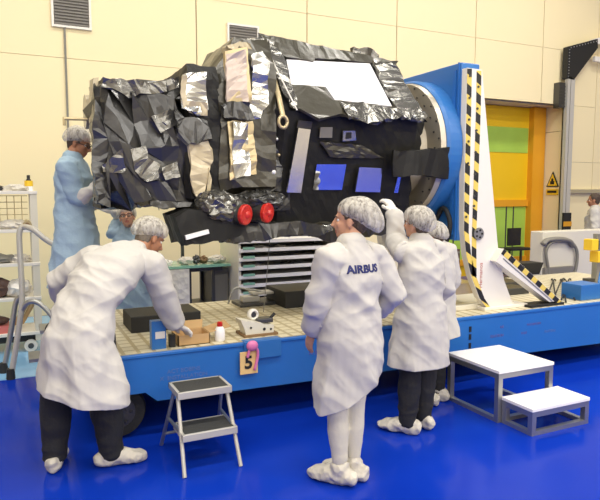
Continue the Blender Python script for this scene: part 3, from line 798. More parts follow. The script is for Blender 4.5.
def person(label, J, skin='skin', hair='hair', coat='coat', legs='trouser', gloves=(True, True), k=1., hem_z=.55, hem_r=(.235, .185), hem_off=(0, 0),
           hem_tilt=None, shoes=None, legname='trousers', curl=(.5, .5), vox=.0075, hr=None, seed=1, glasses=False, sit=0, net=True, bald=False, netback=.0, leg_r=1., coatname='lab_coat', hands=None, gauntlet=False, leg_end=.0):
    R = frame(J['hf'], J['hu']); hc = V(J['head']); f = V(J['f']).normalized(); r = V((f.y, -f.x, 0)); up = V((0, 0, 1))
    pel, wst, che, shl, nk = [V(J[q]) for q in ('pel', 'waist', 'chest', 'shl', 'neck')]
    cr = V(J.get('cr', r)).normalized()          # line of the shoulders
    bm = bmesh.new()
    # body: one continuous skin
    tube(bm, [pel - up*.06, pel, wst, che, shl, nk], [(.15*k, .11*k), (.16*k, .115*k), (.13*k, .10*k), (.155*k, .115*k), (.15*k, .085*k), (.062*k, .062*k)], side=r, seg=20)
    tube(bm, [shl, nk, (nk*.45 + hc*.55) - R @ V((0, .012, .02)), hc - R @ V((0, .01, .03))], [(.075*k, .065*k), .058*k, .055*k, .055*k], side=R @ V((1, 0, 0)), seg=16)
    head_shape(bm, hc, R, k)
    for i, s in enumerate('LR'):
        hp, kn, an, sh, el, wr = [V(J[q+s]) for q in ('hip', 'kn', 'an', 'sh', 'el', 'wr')]
        tube(bm, [hp + up*.05, hp, hp*.5 + kn*.5, kn, kn*.6 + an*.4, an + up*.03, an - up*.03], [.08*k, .088*k, .073*k, .053*k, .056*k, .038*k, .036*k], seg=14)
        td = V(J['toe'+s]); td.z = 0; td.normalize()
        a0 = V((an.x, an.y, an.z - .09))
        tube(bm, [a0 - td*.05 + up*.045, a0 + up*.05, a0 + td*.08 + up*.038, a0 + td*.17 + up*.028], [(.032, .036), (.036, .042), (.042, .030), (.034, .020)], side=td.cross(up), seg=12)
        tube(bm, [shl*.4 + sh*.6, sh, sh*.5 + el*.5, el, el*.6 + wr*.4, wr], [.055*k, .056*k, .046*k, .040*k, .039*k, .027*k], seg=14)
        hd = J['hd'+s]
        hand(bm, wr, hd[0], hd[1], hd[2], k, curl[i])
    bm = remesh(bm, vox*.85, 3)
    RT = R.transposed()
    for v in bm.verts:                           # eye sockets and lips on the same surface
        q = RT @ (v.co - hc)/k
        if q.y > .05 and abs(q.z) < .12:
            for sg in (1, -1):
                e = ((q.x - sg*.031)/.017)**2 + ((q.z + .004)/.011)**2
                if e < 4: v.co -= R @ V((0, .010*k*math.exp(-e), 0))
    lipf = [fc for fc in bm.faces if (lambda q: q.y > .066 and abs(q.z + .073) < .011 and abs(q.x) < .025)(RT @ (fc.calc_center_median() - hc)/k)]
    for fc in lipf: fc.material_index = 1
    base = V((pel.x, pel.y, min(J['anL'][2], J['anR'][2]) - .09))
    body = finish('person', bm, skin, None, True, origin=base); body.data.materials.append(M['lip'])
    tag(body, label, 'person')
    P = lambda x, y, z: hc + R @ (V((x, y, z))*k)
    for sg in (1, -1):
        b = ell(bmesh.new(), P(sg*.031, .0665, -.004), (.0120*k,)*3, R, 3)
        e = finish('eye', b, 'eyewhite', body, True); e.data.materials.append(M['iris'])
        for pl in e.data.polygons:
            if (pl.center - P(sg*.031, .0665, -.004)).normalized().dot(R @ V((0, 1, 0))) > .80: pl.material_index = 1
        b = tube(bmesh.new(), [P(sg*.014, .089, .014), P(sg*.032, .088, .021), P(sg*.05, .074, .015)], [.0035, .0045, .003], seg=6)
        finish('eyebrow', b, hair, body)
    if hair and not bald:
        b = bmesh.new(); ell(b, P(0, -.022, .040), (.084*k, .098*k, .090*k), R, 4); ell(b, P(0, -.055, -.012), (.068*k, .052*k, .075*k), R, 3)
        b = remesh(b, .008, 4)
        dl = [v for v in b.verts if (lambda q: q.y > .045 and q.z < .062 or (q.y > .0 and q.z < .0))(RT @ (v.co - hc)/k)]
        bmesh.ops.delete(b, geom=dl, context='VERTS')
        folds(b, [(60, 25, -.004, None)], seed); finish('hair', b, hair, body, True)
    if net:
        b = bmesh.new(); nu, nv = 72, 26; cx = V((0, -.026 - netback*.5, .046)); rings = []
        rnd = random.Random(seed); ph = rnd.uniform(0, 6)
        for j in range(nv+1):
            th = radians(4) + radians(112)*j/nv; rg = []
            for i in range(nu):
                a = 2*pi*i/nu; t = j/nv
                q = V((sin(th)*cos(a)*.104, sin(th)*sin(a)*.124, cos(th)*.100))
                if q.y < 0: q.y *= 1 + netback*4; q.z -= netback*.6*(-q.y/.12)*t
                w_ = 1 + .035*(t**1.5)*sin(a*23 + ph) + .05*noise.noise(V((cos(a)*2.2, sin(a)*2.2, th*1.6 + seed)))
                w_ += .06*sin(pi*min(1, t*1.02))*1
                if t > .86: w_ *= 1 - (t - .86)*.75
                rg.append(b.verts.new(P(0, 0, 0)*0 + hc + R @ ((cx + V((q.x*w_, q.y*w_, q.z*w_ + (.020 if q.y > 0 else -.040)*t*abs(q.y)/.12)))*k)))
            rings.append(rg)
        for A, B in zip(rings, rings[1:]):
            for i in range(nu): b.faces.new((A[i], A[(i+1) % nu], B[(i+1) % nu], B[i]))
        b.faces.new(rings[0])
        finish('hair_net', b, 'net', body, True)
    if glasses:
        b = bmesh.new()
        for sg in (1, -1):
            c0 = P(sg*.032, .100, -.004); n_ = 16
            tube(b, [c0 + R @ (V((.025*cos(2*pi*i/n_), 0, .018*sin(2*pi*i/n_)))*k) for i in range(n_+1)], .0032, side=R @ V((0, 1, 0)), seg=6)
            tube(b, [P(sg*.056, .098, 0), P(sg*.076, .07, 0), P(sg*.084, -.01, .0)], .003, seg=6)
        tube(b, [P(-.008, .103, 0), P(.008, .103, 0)], .003, seg=6)
        finish('glasses', b, 'black', body)
    # trousers or leggings
    b = bmesh.new(); tube(b, [pel - up*.05, pel, pel + up*.05], [(.150*k, .115*k), (.155*k, .115*k), (.13*k, .10*k)], side=r, seg=18)
    tight = legname == 'leggings'
    for s in 'LR':
        hp, kn, an = [V(J[q+s]) for q in ('hip', 'kn', 'an')]; g = 0 if tight else .02
        rr = [.092*k + g*.5, .097*k + g*.5, .083*k + g, .064*k + g, .066*k + g*.9, (.045 + g)*k, (.044 + g*1.1)*k]
        tube(b, [hp + up*.05, hp, hp*.5 + kn*.5, kn, kn*.62 + an*.38, kn*.12 + an*.88, an + up*(leg_end - .02)], [q*leg_r for q in rr], seg=16)
    b = remesh(b, vox, 3)
    folds(b, [(7, 9, .006 if not tight else .002, None), (5, 14, .007 if not tight else .002, lambda p: max(0, 1 - abs(p.z - base.z - .16)/.16))], seed+3)
    finish(legname, b, legs, body, True)
    # coat
    b = bmesh.new()
    hz = base.z + hem_z; hip_c = pel + V((0, 0, -.06)); hem_c = V((pel.x + hem_off[0], pel.y + hem_off[1], hz)); ext_ = V((0, 0, -(.06 + (abs(hem_tilt[1])*.25 if hem_tilt else 0))))
    tube(b, [hem_c + ext_, hem_c, hem_c*.55 + hip_c*.45, hip_c, wst, che, shl, nk - (nk-shl)*.25], [hem_r, hem_r, (hem_r[0]*.6 + .20*k*.4, hem_r[1]*.6 + .165*k*.4), (.205*k, .17*k), (.178*k, .143*k), (.19*k, .15*k), (.172*k, .108*k), (.085*k, .082*k)], side=r, seg=28)
    for s in 'LR':
        sh, el, wr = [V(J[q+s]) for q in ('sh', 'el', 'wr')]
        mid = sh*.5 + el*.5
        wq = el*.72 + wr*.28 if gauntlet else wr
        tube(b, [shl*.45 + sh*.55, sh, mid, el, el*.5 + wq*.5, el*.04 + wq*.96], [(.085*k, .085*k), .083*k, .076*k, .070*k, .064*k, .061*k], seg=18, cap=False)
    ncap = nk + (hc-nk)*.05
    tube(b, [shl*.3 + nk*.7, ncap], [(.082*k, .078*k), (.074*k, .072*k)], side=r, seg=20)
    b = remesh(b, vox, 5)
    torso = lambda p: 1
    low = lambda p: max(0, min(1, (pel.z + .12 - p.z)/.35))
    mid_ = lambda p: max(0, 1 - abs(p.z - wst.z)/.25)
    folds(b, [(8, 1.3, .014, low), (4, 2.5, .013, None, 5.), (4, 2.5, .013, mid_, -6.), (6.5, 10, .006, lambda p: 1 - .7*low(p)), (3.0, 2.0, -.012, low), (10, 4, .005, None, 8.)], seed)
    pn = V((0, 0, 1))
    if hem_tilt: pn = (V((0, 0, 1)) - V(hem_tilt[0]).normalized()*hem_tilt[1]).normalized()
    bmesh.ops.bisect_plane(b, geom=b.verts[:] + b.edges[:] + b.faces[:], plane_co=hem_c, plane_no=pn, clear_inner=True)
    cmesh = finish(coatname, b, coat, body, True)
    so = cmesh.modifiers.new('cloth', 'SOLIDIFY'); so.thickness = .006; so.offset = -1
    for i, s in enumerate('LR'):
        an = V(J['an'+s]); td = V(J['toe'+s]); td.z = 0; td.normalize(); sd = td.cross(up); a0 = V((an.x, an.y, an.z - .09))
        if shoes:
            b = bmesh.new()
            tube(b, [a0 + td*q + up*z for q, z in ((-.085, .05), (-.04, .058), (.03, .060), (.10, .048), (.17, .038), (.205, .033))], [(.034, .040), (.048, .056), (.052, .058), (.056, .046), (.050, .036), (.032, .026)], side=sd, seg=16)
            tube(b, [a0 + up*.05, a0 + up*.105, a0 + up*.125], [.056, .058, .050], seg=14)
            b = remesh(b, .007, 3); folds(b, [(16, 16, .007, None), (9, 30, -.006, None)], seed + i*7)
            for v in b.verts: v.co.z = max(v.co.z, base.z + .002 + (0.0))
            finish('shoe_cover', b, shoes, body, True)
        else:
            b = bmesh.new()
            tube(b, [a0 + td*q + up*z for q, z in ((-.075, .045), (.03, .05), (.12, .038), (.18, .03))], [(.036, .042), (.044, .048), (.046, .036), (.034, .026)], side=sd, seg=14)
            b = remesh(b, .008, 3)
            for v in b.verts: v.co.z = max(v.co.z, base.z + .002)
            finish('shoe', b, 'black', body, True)
        if gloves[i]:
            b = bmesh.new(); hd = J['hd'+s]; wr = V(J['wr'+s]); el = V(J['el'+s])
            hand(b, wr, hd[0], hd[1], hd[2], k, curl[i], fat=.0032)
            L = .75 if gauntlet else .22
            tube(b, [wr + (el-wr)*L, wr + (el-wr)*L*.4, wr + (wr-el).normalized()*.02], [.074*k if gauntlet else .042*k, .056*k if gauntlet else .037*k, .034*k if gauntlet else .031*k], seg=14)
            b = remesh(b, .0048, 2); folds(b, [(22, 22, .003, None)], seed+9); finish('glove', b, 'glove', body, True)
    return body, cmesh

def standing(G, f, k=1., z0=0., spread=.085, lean=(0, 0)):
    """default joints of a figure standing at G facing f"""
    f = V((f[0], f[1], 0)).normalized(); r = V((f.y, -f.x, 0)); G = V((G[0], G[1], z0))
    X = lambda a, b, z: tuple(G + r*a*k + f*b*k + V((0, 0, z*k)) + (f*lean[0] + r*lean[1])*max(0, (z - .9))/.7)
    J = dict(f=tuple(f), pel=X(0, 0, .95), waist=X(0, .0, 1.10), chest=X(0, .0, 1.28), shl=X(0, -.01, 1.42), neck=X(0, .0, 1.50), head=X(0, .03, 1.625), hf=tuple(f), hu=(0, 0, 1))
    for s, q in (('L', -1), ('R', 1)):
        J['hip'+s] = X(q*.085, 0, .90); J['kn'+s] = X(q*spread, .015, .49); J['an'+s] = tuple(G + r*q*spread*k + V((0, 0, .09)))
        J['toe'+s] = tuple(f + r*q*.15)
        J['sh'+s] = X(q*.175, -.01, 1.405); J['el'+s] = X(q*.235, -.04, 1.13); J['wr'+s] = X(q*.24, .07, .90)
        J['hd'+s] = ((f*.25 + V((0, 0, -1))), -r*q, f)
    return J

# woman with the printed coat
J = standing((1.76, 2.99), (-.15, .99), .955, spread=.07)
J.update(head=tuple(at(350.5, 220, 3.50)), hf=(-.72, .66, .05), hu=(0.02, 0, 1),
         elL=(1.555, 2.985, 1.115), wrL=(1.565, 3.10, .905), elR=(2.035, 2.955, 1.12), wrR=(2.03, 3.17, .985),
         anL=(1.685, 2.965, .09), anR=(1.79, 3.00, .09), knL=(1.67, 2.985, .47), knR=(1.80, 3.0, .47), toeL=(-.55, .83, 0), toeR=(-.5, .86, 0))
J['hdR'] = ((-.3, .9, -.1), (-.9, -.3, -.2), (0, 0, 1)); J['hdL'] = ((-.1, .35, -1), (1, .1, 0), (0, 1, 0))
wom, wcoat = person('woman in white lab coat with dark blue back lettering and cream leggings', J, k=.955, legs='leggings', legname='leggings', gloves=(False, False), hem_z=.575, hem_r=(.180, .165),
       hem_off=(-.03, 0.0), hem_tilt=((.99, .15, 0), .62), shoes='cover', seed=2, netback=.05, leg_end=.065)

# man with raised arm
J = standing((2.60, 3.44), (-.3, .95), .93, spread=.09)
J.update(head=tuple(at(417, 224, 4.27)), hf=(-.30, .92, .18), hu=(-.10, -.12, .98), shl=(2.60, 3.45, 1.305), neck=(2.61, 3.46, 1.385),
         shL=(2.45, 3.44, 1.30), elL=(2.555, 3.69, 1.36), wrL=tuple(at(394.5, 212, 4.52)), elR=(2.81, 3.44, 1.03), wrR=(2.83, 3.60, .85),
         anL=(2.49, 3.42, .09), anR=(2.66, 3.46, .09), toeL=(-.62, .78, 0), toeR=(-.2, .98, 0))
J['hdL'] = ((-.25, .45, .75), (-.3, .9, -.2), (-.9, -.3, 0)); 
person('person in white lab coat reaching a gloved hand up to the satellite', J, k=.93, gloves=(True, True), hem_z=.50, hem_r=(.225, .19), shoes='cover', seed=5, netback=.0, curl=(.8, .5))

# person behind
J = standing((3.05, 3.85), (-.35, .94), .88, spread=.085)
J.update(head=tuple(at(432, 237, 4.80)), hf=(-.6, .75, -.1), toeL=(-.6, .8, 0), toeR=(-.6, .8, 0))
person('person in white lab coat mostly hidden behind the one with a raised hand', J, k=.88, gloves=(True, True), hem_z=.57, hem_r=(.21, .18), shoes='cover', seed=8)

# bending man
pel = V((.33, 3.80, .89)); shl = V((.66, 4.10, 1.27))
tor = shl - pel
J = dict(f=(.62, .78, 0), pel=tuple(pel), waist=tuple(pel + tor*.34 + V((-.03, -.03, .04))), chest=tuple(pel + tor*.70 + V((-.03, -.03, .05))), shl=tuple(shl + V((0, 0, .01))), neck=tuple(V((.755, 4.16, 1.315))),
         head=tuple(at(150.5, 238, 4.20)), hf=(.83, .30, -.46), hu=(.42, .22, .88),
         hipL=(.26, 3.87, .86), hipR=(.42, 3.77, .86), knL=(.20, 3.93, .46), knR=(.49, 3.82, .46), anL=(.176, 3.91, .09), anR=(.50, 3.80, .09),
         toeL=(.25, .95, 0), toeR=(.93, -.05, 0),
         shL=(.49, 4.19, 1.28), shR=(.83, 4.03, 1.24), elL=tuple(at(57, 281, 4.02)), wrL=tuple(at(70, 303, 4.18)), elR=tuple(at(166, 300, 4.14)), wrR=tuple(at(176, 325, 4.24)))
J['hdR'] = ((.75, .25, -.45), (-.3, -.2, -.9), (-.3, .9, .1)); J['hdL'] = ((.6, .6, -.4), (0, 0, -1), (.7, -.7, 0))
person('person in white lab coat bending over the trolley deck to a cardboard box', J, skin='skintan', hair='hairgrey', gloves=(True, True), hem_z=.50, hem_r=(.27, .205), hem_off=(.02, -.03), hem_tilt=((.9, -.43, 0), -.22),
       shoes='cover', seed=11, leg_r=1.08)

# blue gowned worker standing on the deck
k = .93; z0 = PZ
f = unit(.93, -.36, 0)
J = standing((.47, 5.32), f, k, z0=z0)
J.update(head=tuple(at(79.5, 143, 5.0)), hf=(.86, -.40, -.32), hu=(.28, -.14, .95),
         elR=tuple(at(79, 199, 4.85)), wrR=tuple(at(90, 191, 4.78)), elL=tuple(at(90, 203, 5.15)), wrL=tuple(at(97, 203, 5.0)))
J['hdR'] = ((.85, .1, .25), (.3, .9, 0), (0, 0, 1)); J['hdL'] = ((.8, -.4, .1), (.2, .9, 0), (0, 0, 1))
person('person in long pale blue gown standing at the left end of the satellite', J, skin='skintan', k=k, coat='gown', coatname='gown', gloves=(True, True), gauntlet=True, hem_z=.32, hem_r=(.24, .22), seed=14, glasses=True, shoes='cover')

# man with glasses below the satellite
J = standing((1.10, 6.47), (-.22, -.97), .91)
J.update(head=tuple(at(127, 217, 6.2)), hf=(-.25, -.93, .28), hu=(-.05, .25, .96),
         elR=tuple(at(121, 217, 6.42)), wrR=tuple(at(113, 211, 6.25)))
J['hdR'] = ((-.85, -.2, .35), (.2, .9, 0), (0, 0, 1))
person('person in pale blue gown with dark glasses looking up from below the satellite', J, k=.91, hair='hairgrey', coat='gown', coatname='gown', gloves=(True, True), gauntlet=True, hem_z=.4, seed=17, glasses=True)

# far right
J = standing((9.66, 7.62), (-.55, .8), .97)
person('person in white lab coat at the far right edge behind the grey cabinet', J, skin='skintan', hair='hair', gloves=(False, False), hem_z=.5, seed=20, net=False)

# lettering across the back of the coat
def print_on(cobj, text, u, v, d, size, f, par):
    c = at(u, v, d); f = V(f).normalized(); r = V((f.y, -f.x, 0))
    cu = bpy.data.curves.new('t', 'FONT'); cu.body = text; cu.size = size; cu.offset = size*.036; cu.align_x = 'CENTER'; cu.align_y = 'CENTER'; cu.space_character = 1.02; cu.resolution_u = 3
    o = bpy.data.objects.new('t', cu); COL.objects.link(o)
    me = bpy.data.meshes.new_from_object(o.evaluated_get(bpy.context.evaluated_depsgraph_get()))
    bpy.data.objects.remove(o)
    b = bmesh.new(); b.from_mesh(me); bpy.data.meshes.remove(me)
    bmesh.ops.triangulate(b, faces=b.faces[:])
    for _ in range(3):
        es = [e for e in b.edges if e.calc_length() > .012]
        if es: bmesh.ops.subdivide_edges(b, edges=es, cuts=1)
        bmesh.ops.triangulate(b, faces=b.faces[:])
    from mathutils.bvhtree import BVHTree
    src = bmesh.new(); src.from_mesh(cobj.data); src.transform(wmat(cobj)); tree = BVHTree.FromBMesh(src)
    for vv in b.verts:
        p = c + r*vv.co.x*1.06 + V((0, 0, vv.co.y)) - f*.5
        loc, nn, _, _ = tree.ray_cast(p, f)
        vv.co = (loc - f*.0035) if loc else c
    src.free()
    ex = bmesh.ops.extrude_face_region(b, geom=b.faces[:])
    bmesh.ops.translate(b, verts=[e for e in ex['geom'] if isinstance(e, bmesh.types.BMVert)], vec=f*.004)
    return finish('lettering', b, 'navy', par)
print_on(wcoat, 'AIRBUS', 359.5, 268.5, 3.4, .061, (-.15, .99, 0), wcoat)['label'] = 'dark blue AIRBUS lettering'

#@@PROPS
# ------------------------------------------------------------------ white two-tier steps on the right
t = thing('step_platform', 'low aluminium two tier step with white boards in front of the blue trolley', 'steps', (3.5, 3.4, 0))
def frame_box(x0, x1, y0, y1, z, name, legs_from=0.0):
    a = .04
    for x, y in ((x0, y0), (x1-a, y0), (x0, y1-a), (x1-a, y1-a)):
        finish('leg', nbox(x, x+a, y, y+a, legs_from, z-.025), 'alu', t)
    for c in ((x0+a, x1-a, y0, y0+a), (x0+a, x1-a, y1-a, y1), (x0, x0+a, y0+a, y1-a), (x1-a, x1, y0+a, y1-a)):
        finish('rail', nbox(c[0], c[1], c[2], c[3], z-.065, z-.025), 'alu', t)
    for c in ((x0+a, x1-a, y0, y0+a), (x0, x0+a, y0+a, y1-a), (x1-a, x1, y0+a, y1-a)):
        finish('foot_rail', nbox(c[0], c[1], c[2], c[3], 0.0, .03), 'alu', t)
    finish('board', nbox(x0-.004, x1+.004, y0-.004, y1+.004, z-.025, z, bev=.003), 'whitepure', t)
frame_box(3.21, 3.77, 3.28, 3.86, .40, 'upper')
frame_box(3.245, 3.82, 2.985, 3.275, .20, 'lower')

# ------------------------------------------------------------------ folding stool
t = thing('step_stool', 'folding two step stool with black treads and silver tubular legs', 'step stool', (1.06, 3.68, 0))
TZ = .47
for x in (.875, 1.235):
    finish('leg', rod(bmesh.new(), (x, 3.44, 0), (x+(.02 if x < 1 else -.02), 3.66, TZ-.01), .0125), 'alupaint', t)
    finish('leg', rod(bmesh.new(), (x-.02 if x < 1 else x+.02, 3.98, 0), (x+(.02 if x < 1 else -.02), 3.74, TZ-.02), .0125), 'alu', t)
    finish('side_bar', rod(bmesh.new(), (x+(.015 if x < 1 else -.015), 3.55, .235), (x, 3.83, .235), .011), 'alu', t)
finish('cross_bar', rod(bmesh.new(), (.86, 3.92, .10), (1.25, 3.92, .10), .010), 'alu', t)
for y0, y1, z in ((3.60, 3.84, TZ), (3.50, 3.73, .235)):
    o = finish('tread', nbox(.895, 1.22, y0+.01, y1-.01, z-.012, z+.004), 'stickblack', t)
    bm = nbox(.88, 1.235, y0-.008, y0+.012, z-.038, z+.006, bev=.003)
    box(bm, .88, .898, y0, y1, z-.03, z+.006); box(bm, 1.217, 1.235, y0, y1, z-.03, z+.006); box(bm, .88, 1.235, y1-.012, y1, z-.03, z+.006)
    finish('tread_frame', bm, 'alupaint', o)

# ------------------------------------------------------------------ things lying on the deck
def lay(name, label, cat, group=None): return dict(name=name, label=label, cat=cat)
p = at(166, 318, z=PZ)
bm = nbox(.80, 1.36, 4.72, 5.10, PZ, PZ+.13, bev=.006)
tag(finish('foam_block', bm, 'black', origin=(1.08, 4.9, PZ)), 'black foam block on the deck beside the bending person', 'block')
# blue carton
bx0, by0 = at(153, 351, z=PZ).x, 4.16
t = thing('carton', 'small upright blue carton with pale label at the deck edge', 'carton', (bx0+.05, by0+.04, PZ))
finish('body', nbox(bx0, bx0+.10, by0, by0+.07, PZ, PZ+.20), 'blue2', t)
finish('label', nbox(bx0+.025, bx0+.092, by0-.003, by0, PZ+.075, PZ+.125), 'white', t)
# cardboard box with open flaps
q = at(182, 350, z=PZ)
cx0, cy0 = q.x, 4.17
t = thing('cardboard_box', 'low open brown cardboard box with flaps by the gloved hand', 'box', (cx0+.15, cy0+.12, PZ))
bm = bmesh.new(); W_, D_, Hh = .235, .20, .075; th = .006
box(bm, cx0, cx0+W_, cy0, cy0+th, PZ, PZ+Hh); box(bm, cx0, cx0+W_, cy0+D_-th, cy0+D_, PZ, PZ+Hh)
box(bm, cx0, cx0+th, cy0, cy0+D_, PZ, PZ+Hh); box(bm, cx0+W_-th, cx0+W_, cy0, cy0+D_, PZ, PZ+Hh); box(bm, cx0, cx0+W_, cy0, cy0+D_, PZ, PZ+th)
finish('tray', bm, 'cardboard', t)
for pts, e in (([(cx0+W_, cy0+.01, PZ+Hh), (cx0+W_, cy0+D_-.01, PZ+Hh), (cx0+W_+.17, cy0+D_-.02, PZ+.12), (cx0+W_+.17, cy0+.03, PZ+.10)], (0, 0, .005)),
               ([(cx0+.01, cy0+D_, PZ+Hh), (cx0+W_, cy0+D_, PZ+Hh), (cx0+W_+.04, cy0+D_+.12, PZ+.11), (cx0+.05, cy0+D_+.12, PZ+.11)], (0, 0, .005))):
    finish('flap', prism(bmesh.new(), pts, e), 'cardboard', t)
tag(finish('foam_pad', nbox(cx0-.06, cx0-.02, cy0+.0, cy0+.05, PZ, PZ+.09), 'black', origin=(cx0-.04, cy0, PZ)), 'small black foam strip standing left of the cardboard box', 'strip')
# bottle
q = at(227, 346, z=PZ)
t = thing('bottle', 'small white plastic bottle with red cap beside the cardboard box', 'bottle', (q.x, 4.20, PZ))
bm = tube(bmesh.new(), [(q.x, 4.20, PZ+z) for z in (0, .01, .085, .105, .115)], [.034, .038, .038, .026, .016], seg=20, cap=False)
finish('body', bm, 'whitepure', t, True)
finish('cap', tube(bmesh.new(), [(q.x, 4.20, PZ+z) for z in (.113, .14, .147)], [.021, .021, .012], seg=14, cap=False), 'red', t)
# machined fixture with tape roll
q = at(273, 342, z=PZ); fx, fy = q.x, 4.30
t = thing('fixture_block', 'cream machined bracket block on a brown board at the deck edge', 'bracket', (fx, fy, PZ))
finish('board', nbox(fx-.15, fx+.13, fy-.10, fy+.10, PZ, PZ+.018, bev=.003), 'wood', t)
bm = prism(bmesh.new(), [(fx-.13, fy-.08, PZ+.018), (fx+.10, fy-.08, PZ+.018), (fx+.10, fy-.08, PZ+.075), (fx+.02, fy-.08, PZ+.085), (fx+.0, fy-.08, PZ+.10), (fx-.17, fy-.08, PZ+.135), (fx-.14, fy-.08, PZ+.06)], (0, .13, 0))
finish('bracket', bm, 'cream', t)
for dx, dz, r in ((.02, .05, .012), (.075, .045, .009), (-.09, .07, .009)):
    finish('hole', rod(bmesh.new(), (fx+dx, fy-.083, PZ+dz), (fx+dx, fy-.079, PZ+dz), r, 12), 'black', t)
finish('clamp', nbox(fx-.02, fx+.11, fy-.05, fy+.04, PZ+.088, PZ+.125, bev=.008), 'darksteel', t)
finish('clamp_screw', rod(bmesh.new(), (fx+.09, fy-.03, PZ+.12), (fx+.13, fy-.03, PZ+.155), .012), 'black', t)
c = V((fx-.035, fy+.02, PZ+.150))
t = thing('tape_roll', 'roll of cream tape lying on the machined bracket block', 'tape roll', c)
tube(bm := bmesh.new(), [c + V((.034*cos(a*pi/12), .006*cos(a*pi/12), .034*sin(a*pi/12))) for a in range(25)], (.013, .026), side=V((0, 0, 1)), seg=10)
finish('tape', bm, 'white', t, True)
finish('core', rod(bmesh.new(), c+V((0, -.014, 0)), c+V((0, .014, 0)), .022, 20), 'darksteel', t)
# dark trays further back
q = at(250, 303, z=PZ)
tag(finish('tool_tray', nbox(q.x-.17, q.x+.20, 5.35, 5.62, PZ, PZ+.03, bev=.006), 'darksteel', origin=(q.x, 5.48, PZ)), 'flat dark tray lying near the back edge of the deck', 'tray')
t = thing('tool_stand', 'small grey folded metal stand on the dark tray at the deck back', 'stand', (q.x-.02, 5.5, PZ+.03))
bm = tube(bmesh.new(), smoothpath([(q.x-.26, 5.45, PZ+.03), (q.x-.20, 5.45, PZ+.17), (q.x-.05, 5.45, PZ+.155), (q.x+.12, 5.45, PZ+.12)]), .010, seg=8)
finish('bent_tube', bm, 'alu', t, True)
finish('clamp_body', nbox(q.x-.12, q.x+.06, 5.42, 5.52, PZ+.03, PZ+.09, bev=.01), 'alupaint', t)
finish('top_plate', nbox(q.x-.02, q.x+.20, 5.40, 5.54, PZ+.10, PZ+.125, bev=.006), 'alupaint', t)
tag(finish('foam_block', nbox(2.30, 2.86, 5.12, 5.6, PZ, PZ+.16, bev=.006), 'black', origin=(2.7, 5.3, PZ)), 'black foam block on the deck behind the woman with printed coat', 'block')
# hanging wire
a_, b_ = at(268.5, 238, y=5.0), at(264, 318, y=4.45)
bm = tube(bmesh.new(), smoothpath([at(270, 236, y=4.75), at(268, 262, y=4.75), at(266, 285, y=4.75), at(263.5, 312, y=4.75)]), .0035, seg=6)
tag(finish('wire', bm, 'hose', None, True), 'thin wire hanging from the satellite down towards the deck', 'wire')

# ------------------------------------------------------------------ drawer rack behind the trolley
RXa, RXb, RYf, RYb = 2.60, 4.05, 7.2, 7.95
t = thing('tray_rack', 'wide rack of shallow white trays standing behind the trolley below the satellite', 'rack', (3.3, 7.5, 0))
bm = nbox(RXa-.02, RXa+.02, RYf+.02, RYb, 0, 1.12); finish('side_panel', bm, 'cream', t)
finish('side_panel', nbox(RXb-.02, RXb+.02, RYf+.02, RYb, 0, 1.12), 'cream', t)
finish('back_panel', nbox(RXa, RXb, RYb-.02, RYb, 0, 1.12), 'darksteel', t)
finish('plinth', nbox(RXa+.02, RXb-.02, RYf+.05, RYb-.02, 0, .36), 'black', t)
for k in range(7):
    z = 1.112 - k*.115
    bm = nbox(RXa-.01, RXb+.01, RYf, RYf+.02, z-.045, z+.0); box(bm, RXa+.02, RXb-.02, RYf+.02, RYb-.02, z-.045, z-.035)
    o = finish('tray', bm, 'whitepure', t)
    if k: finish('label_card', nbox(RXa+.04, RXa+.20, RYf-.004, RYf, z-.012, z+.022), 'glassgreen', o)
for i, (x, k, w_, h_, m, lb) in enumerate(((2.95, 1, .22, .06, 'bag', 'pale wrapped bundle in the second tray from the top of the rack'), (3.25, 1, .16, .05, 'cover', 'small white bundle right of the pale one in the second tray of the rack'),
        (2.85, 3, .30, .05, 'bag', 'crumpled grey film in the fourth tray of the rack'), (3.35, 3, .18, .05, 'brownfoil', 'dark film scrap in the fourth tray of the rack'), (2.75, 5, .14, .05, 'cover', 'white coil in the sixth tray of the rack'))):
    z = 1.112 - k*.115 - .035; b = bmesh.new(); ell(b, (0, 0, h_*.45), (w_*.5, .12, h_*.5)); crumple(b, .010, i)
    for v in b.verts: v.co.z = max(v.co.z, 0.001)
    bmesh.ops.translate(b, verts=b.verts[:], vec=(x, RYf+.20, z))
    tag(finish('wrapped_bundle', b, m, origin=(x, RYf+.2, z)), lb, 'bundle', 'bundles in the tray rack')

# ------------------------------------------------------------------ table with glass top behind the trolley
TX0, TX1, TY0, TY1 = 1.15, 2.56, 7.45, 8.1
t = thing('work_table', 'table with greenish glass top behind the trolley left of the tray rack', 'table', (1.9, 7.8, 0))
finish('tabletop', nbox(TX0, TX1, TY0, TY1, .755, .785), 'glassgreen', t)
for x in (TX0+.05, 2.02, TX1-.225):
    for y in (TY0+.06, TY1-.06): finish('leg', nbox(x-.022, x+.022, y-.022, y+.022, 0, .755), 'darksteel', t)
finish('apron', nbox(TX0+.03, TX1-.1, TY0+.04, TY0+.06, .70, .755), 'darksteel', t)
finish('lower_shelf', nbox(1.62, 2.3, TY0+.05, TY1-.05, .22, .25), 'darksteel', t)
tag(finish('storage_cabinet', nbox(2.36, 2.56, TY0+.1, TY1-.05, 0, .72, bev=.01), 'hose'), 'grey floor cabinet under the right end of the glass table', 'cabinet')
b = bmesh.new(); ell(b, (1.55, TY0-.09, .50), (.24, .05, .25), sub=3); crumple(b, .022, 4, .02, 5)
tag(finish('plastic_bag', b, 'bag', origin=(1.55, TY0-.03, .5)), 'translucent plastic bag hanging from the front of the glass table', 'bag')
b = nbox(1.68, 2.0, TY0-.02, TY0-.01, .26, .75); tag(finish('plastic_sheet', b, 'bag'), 'grey plastic sheet hanging beneath the glass table', 'sheet')
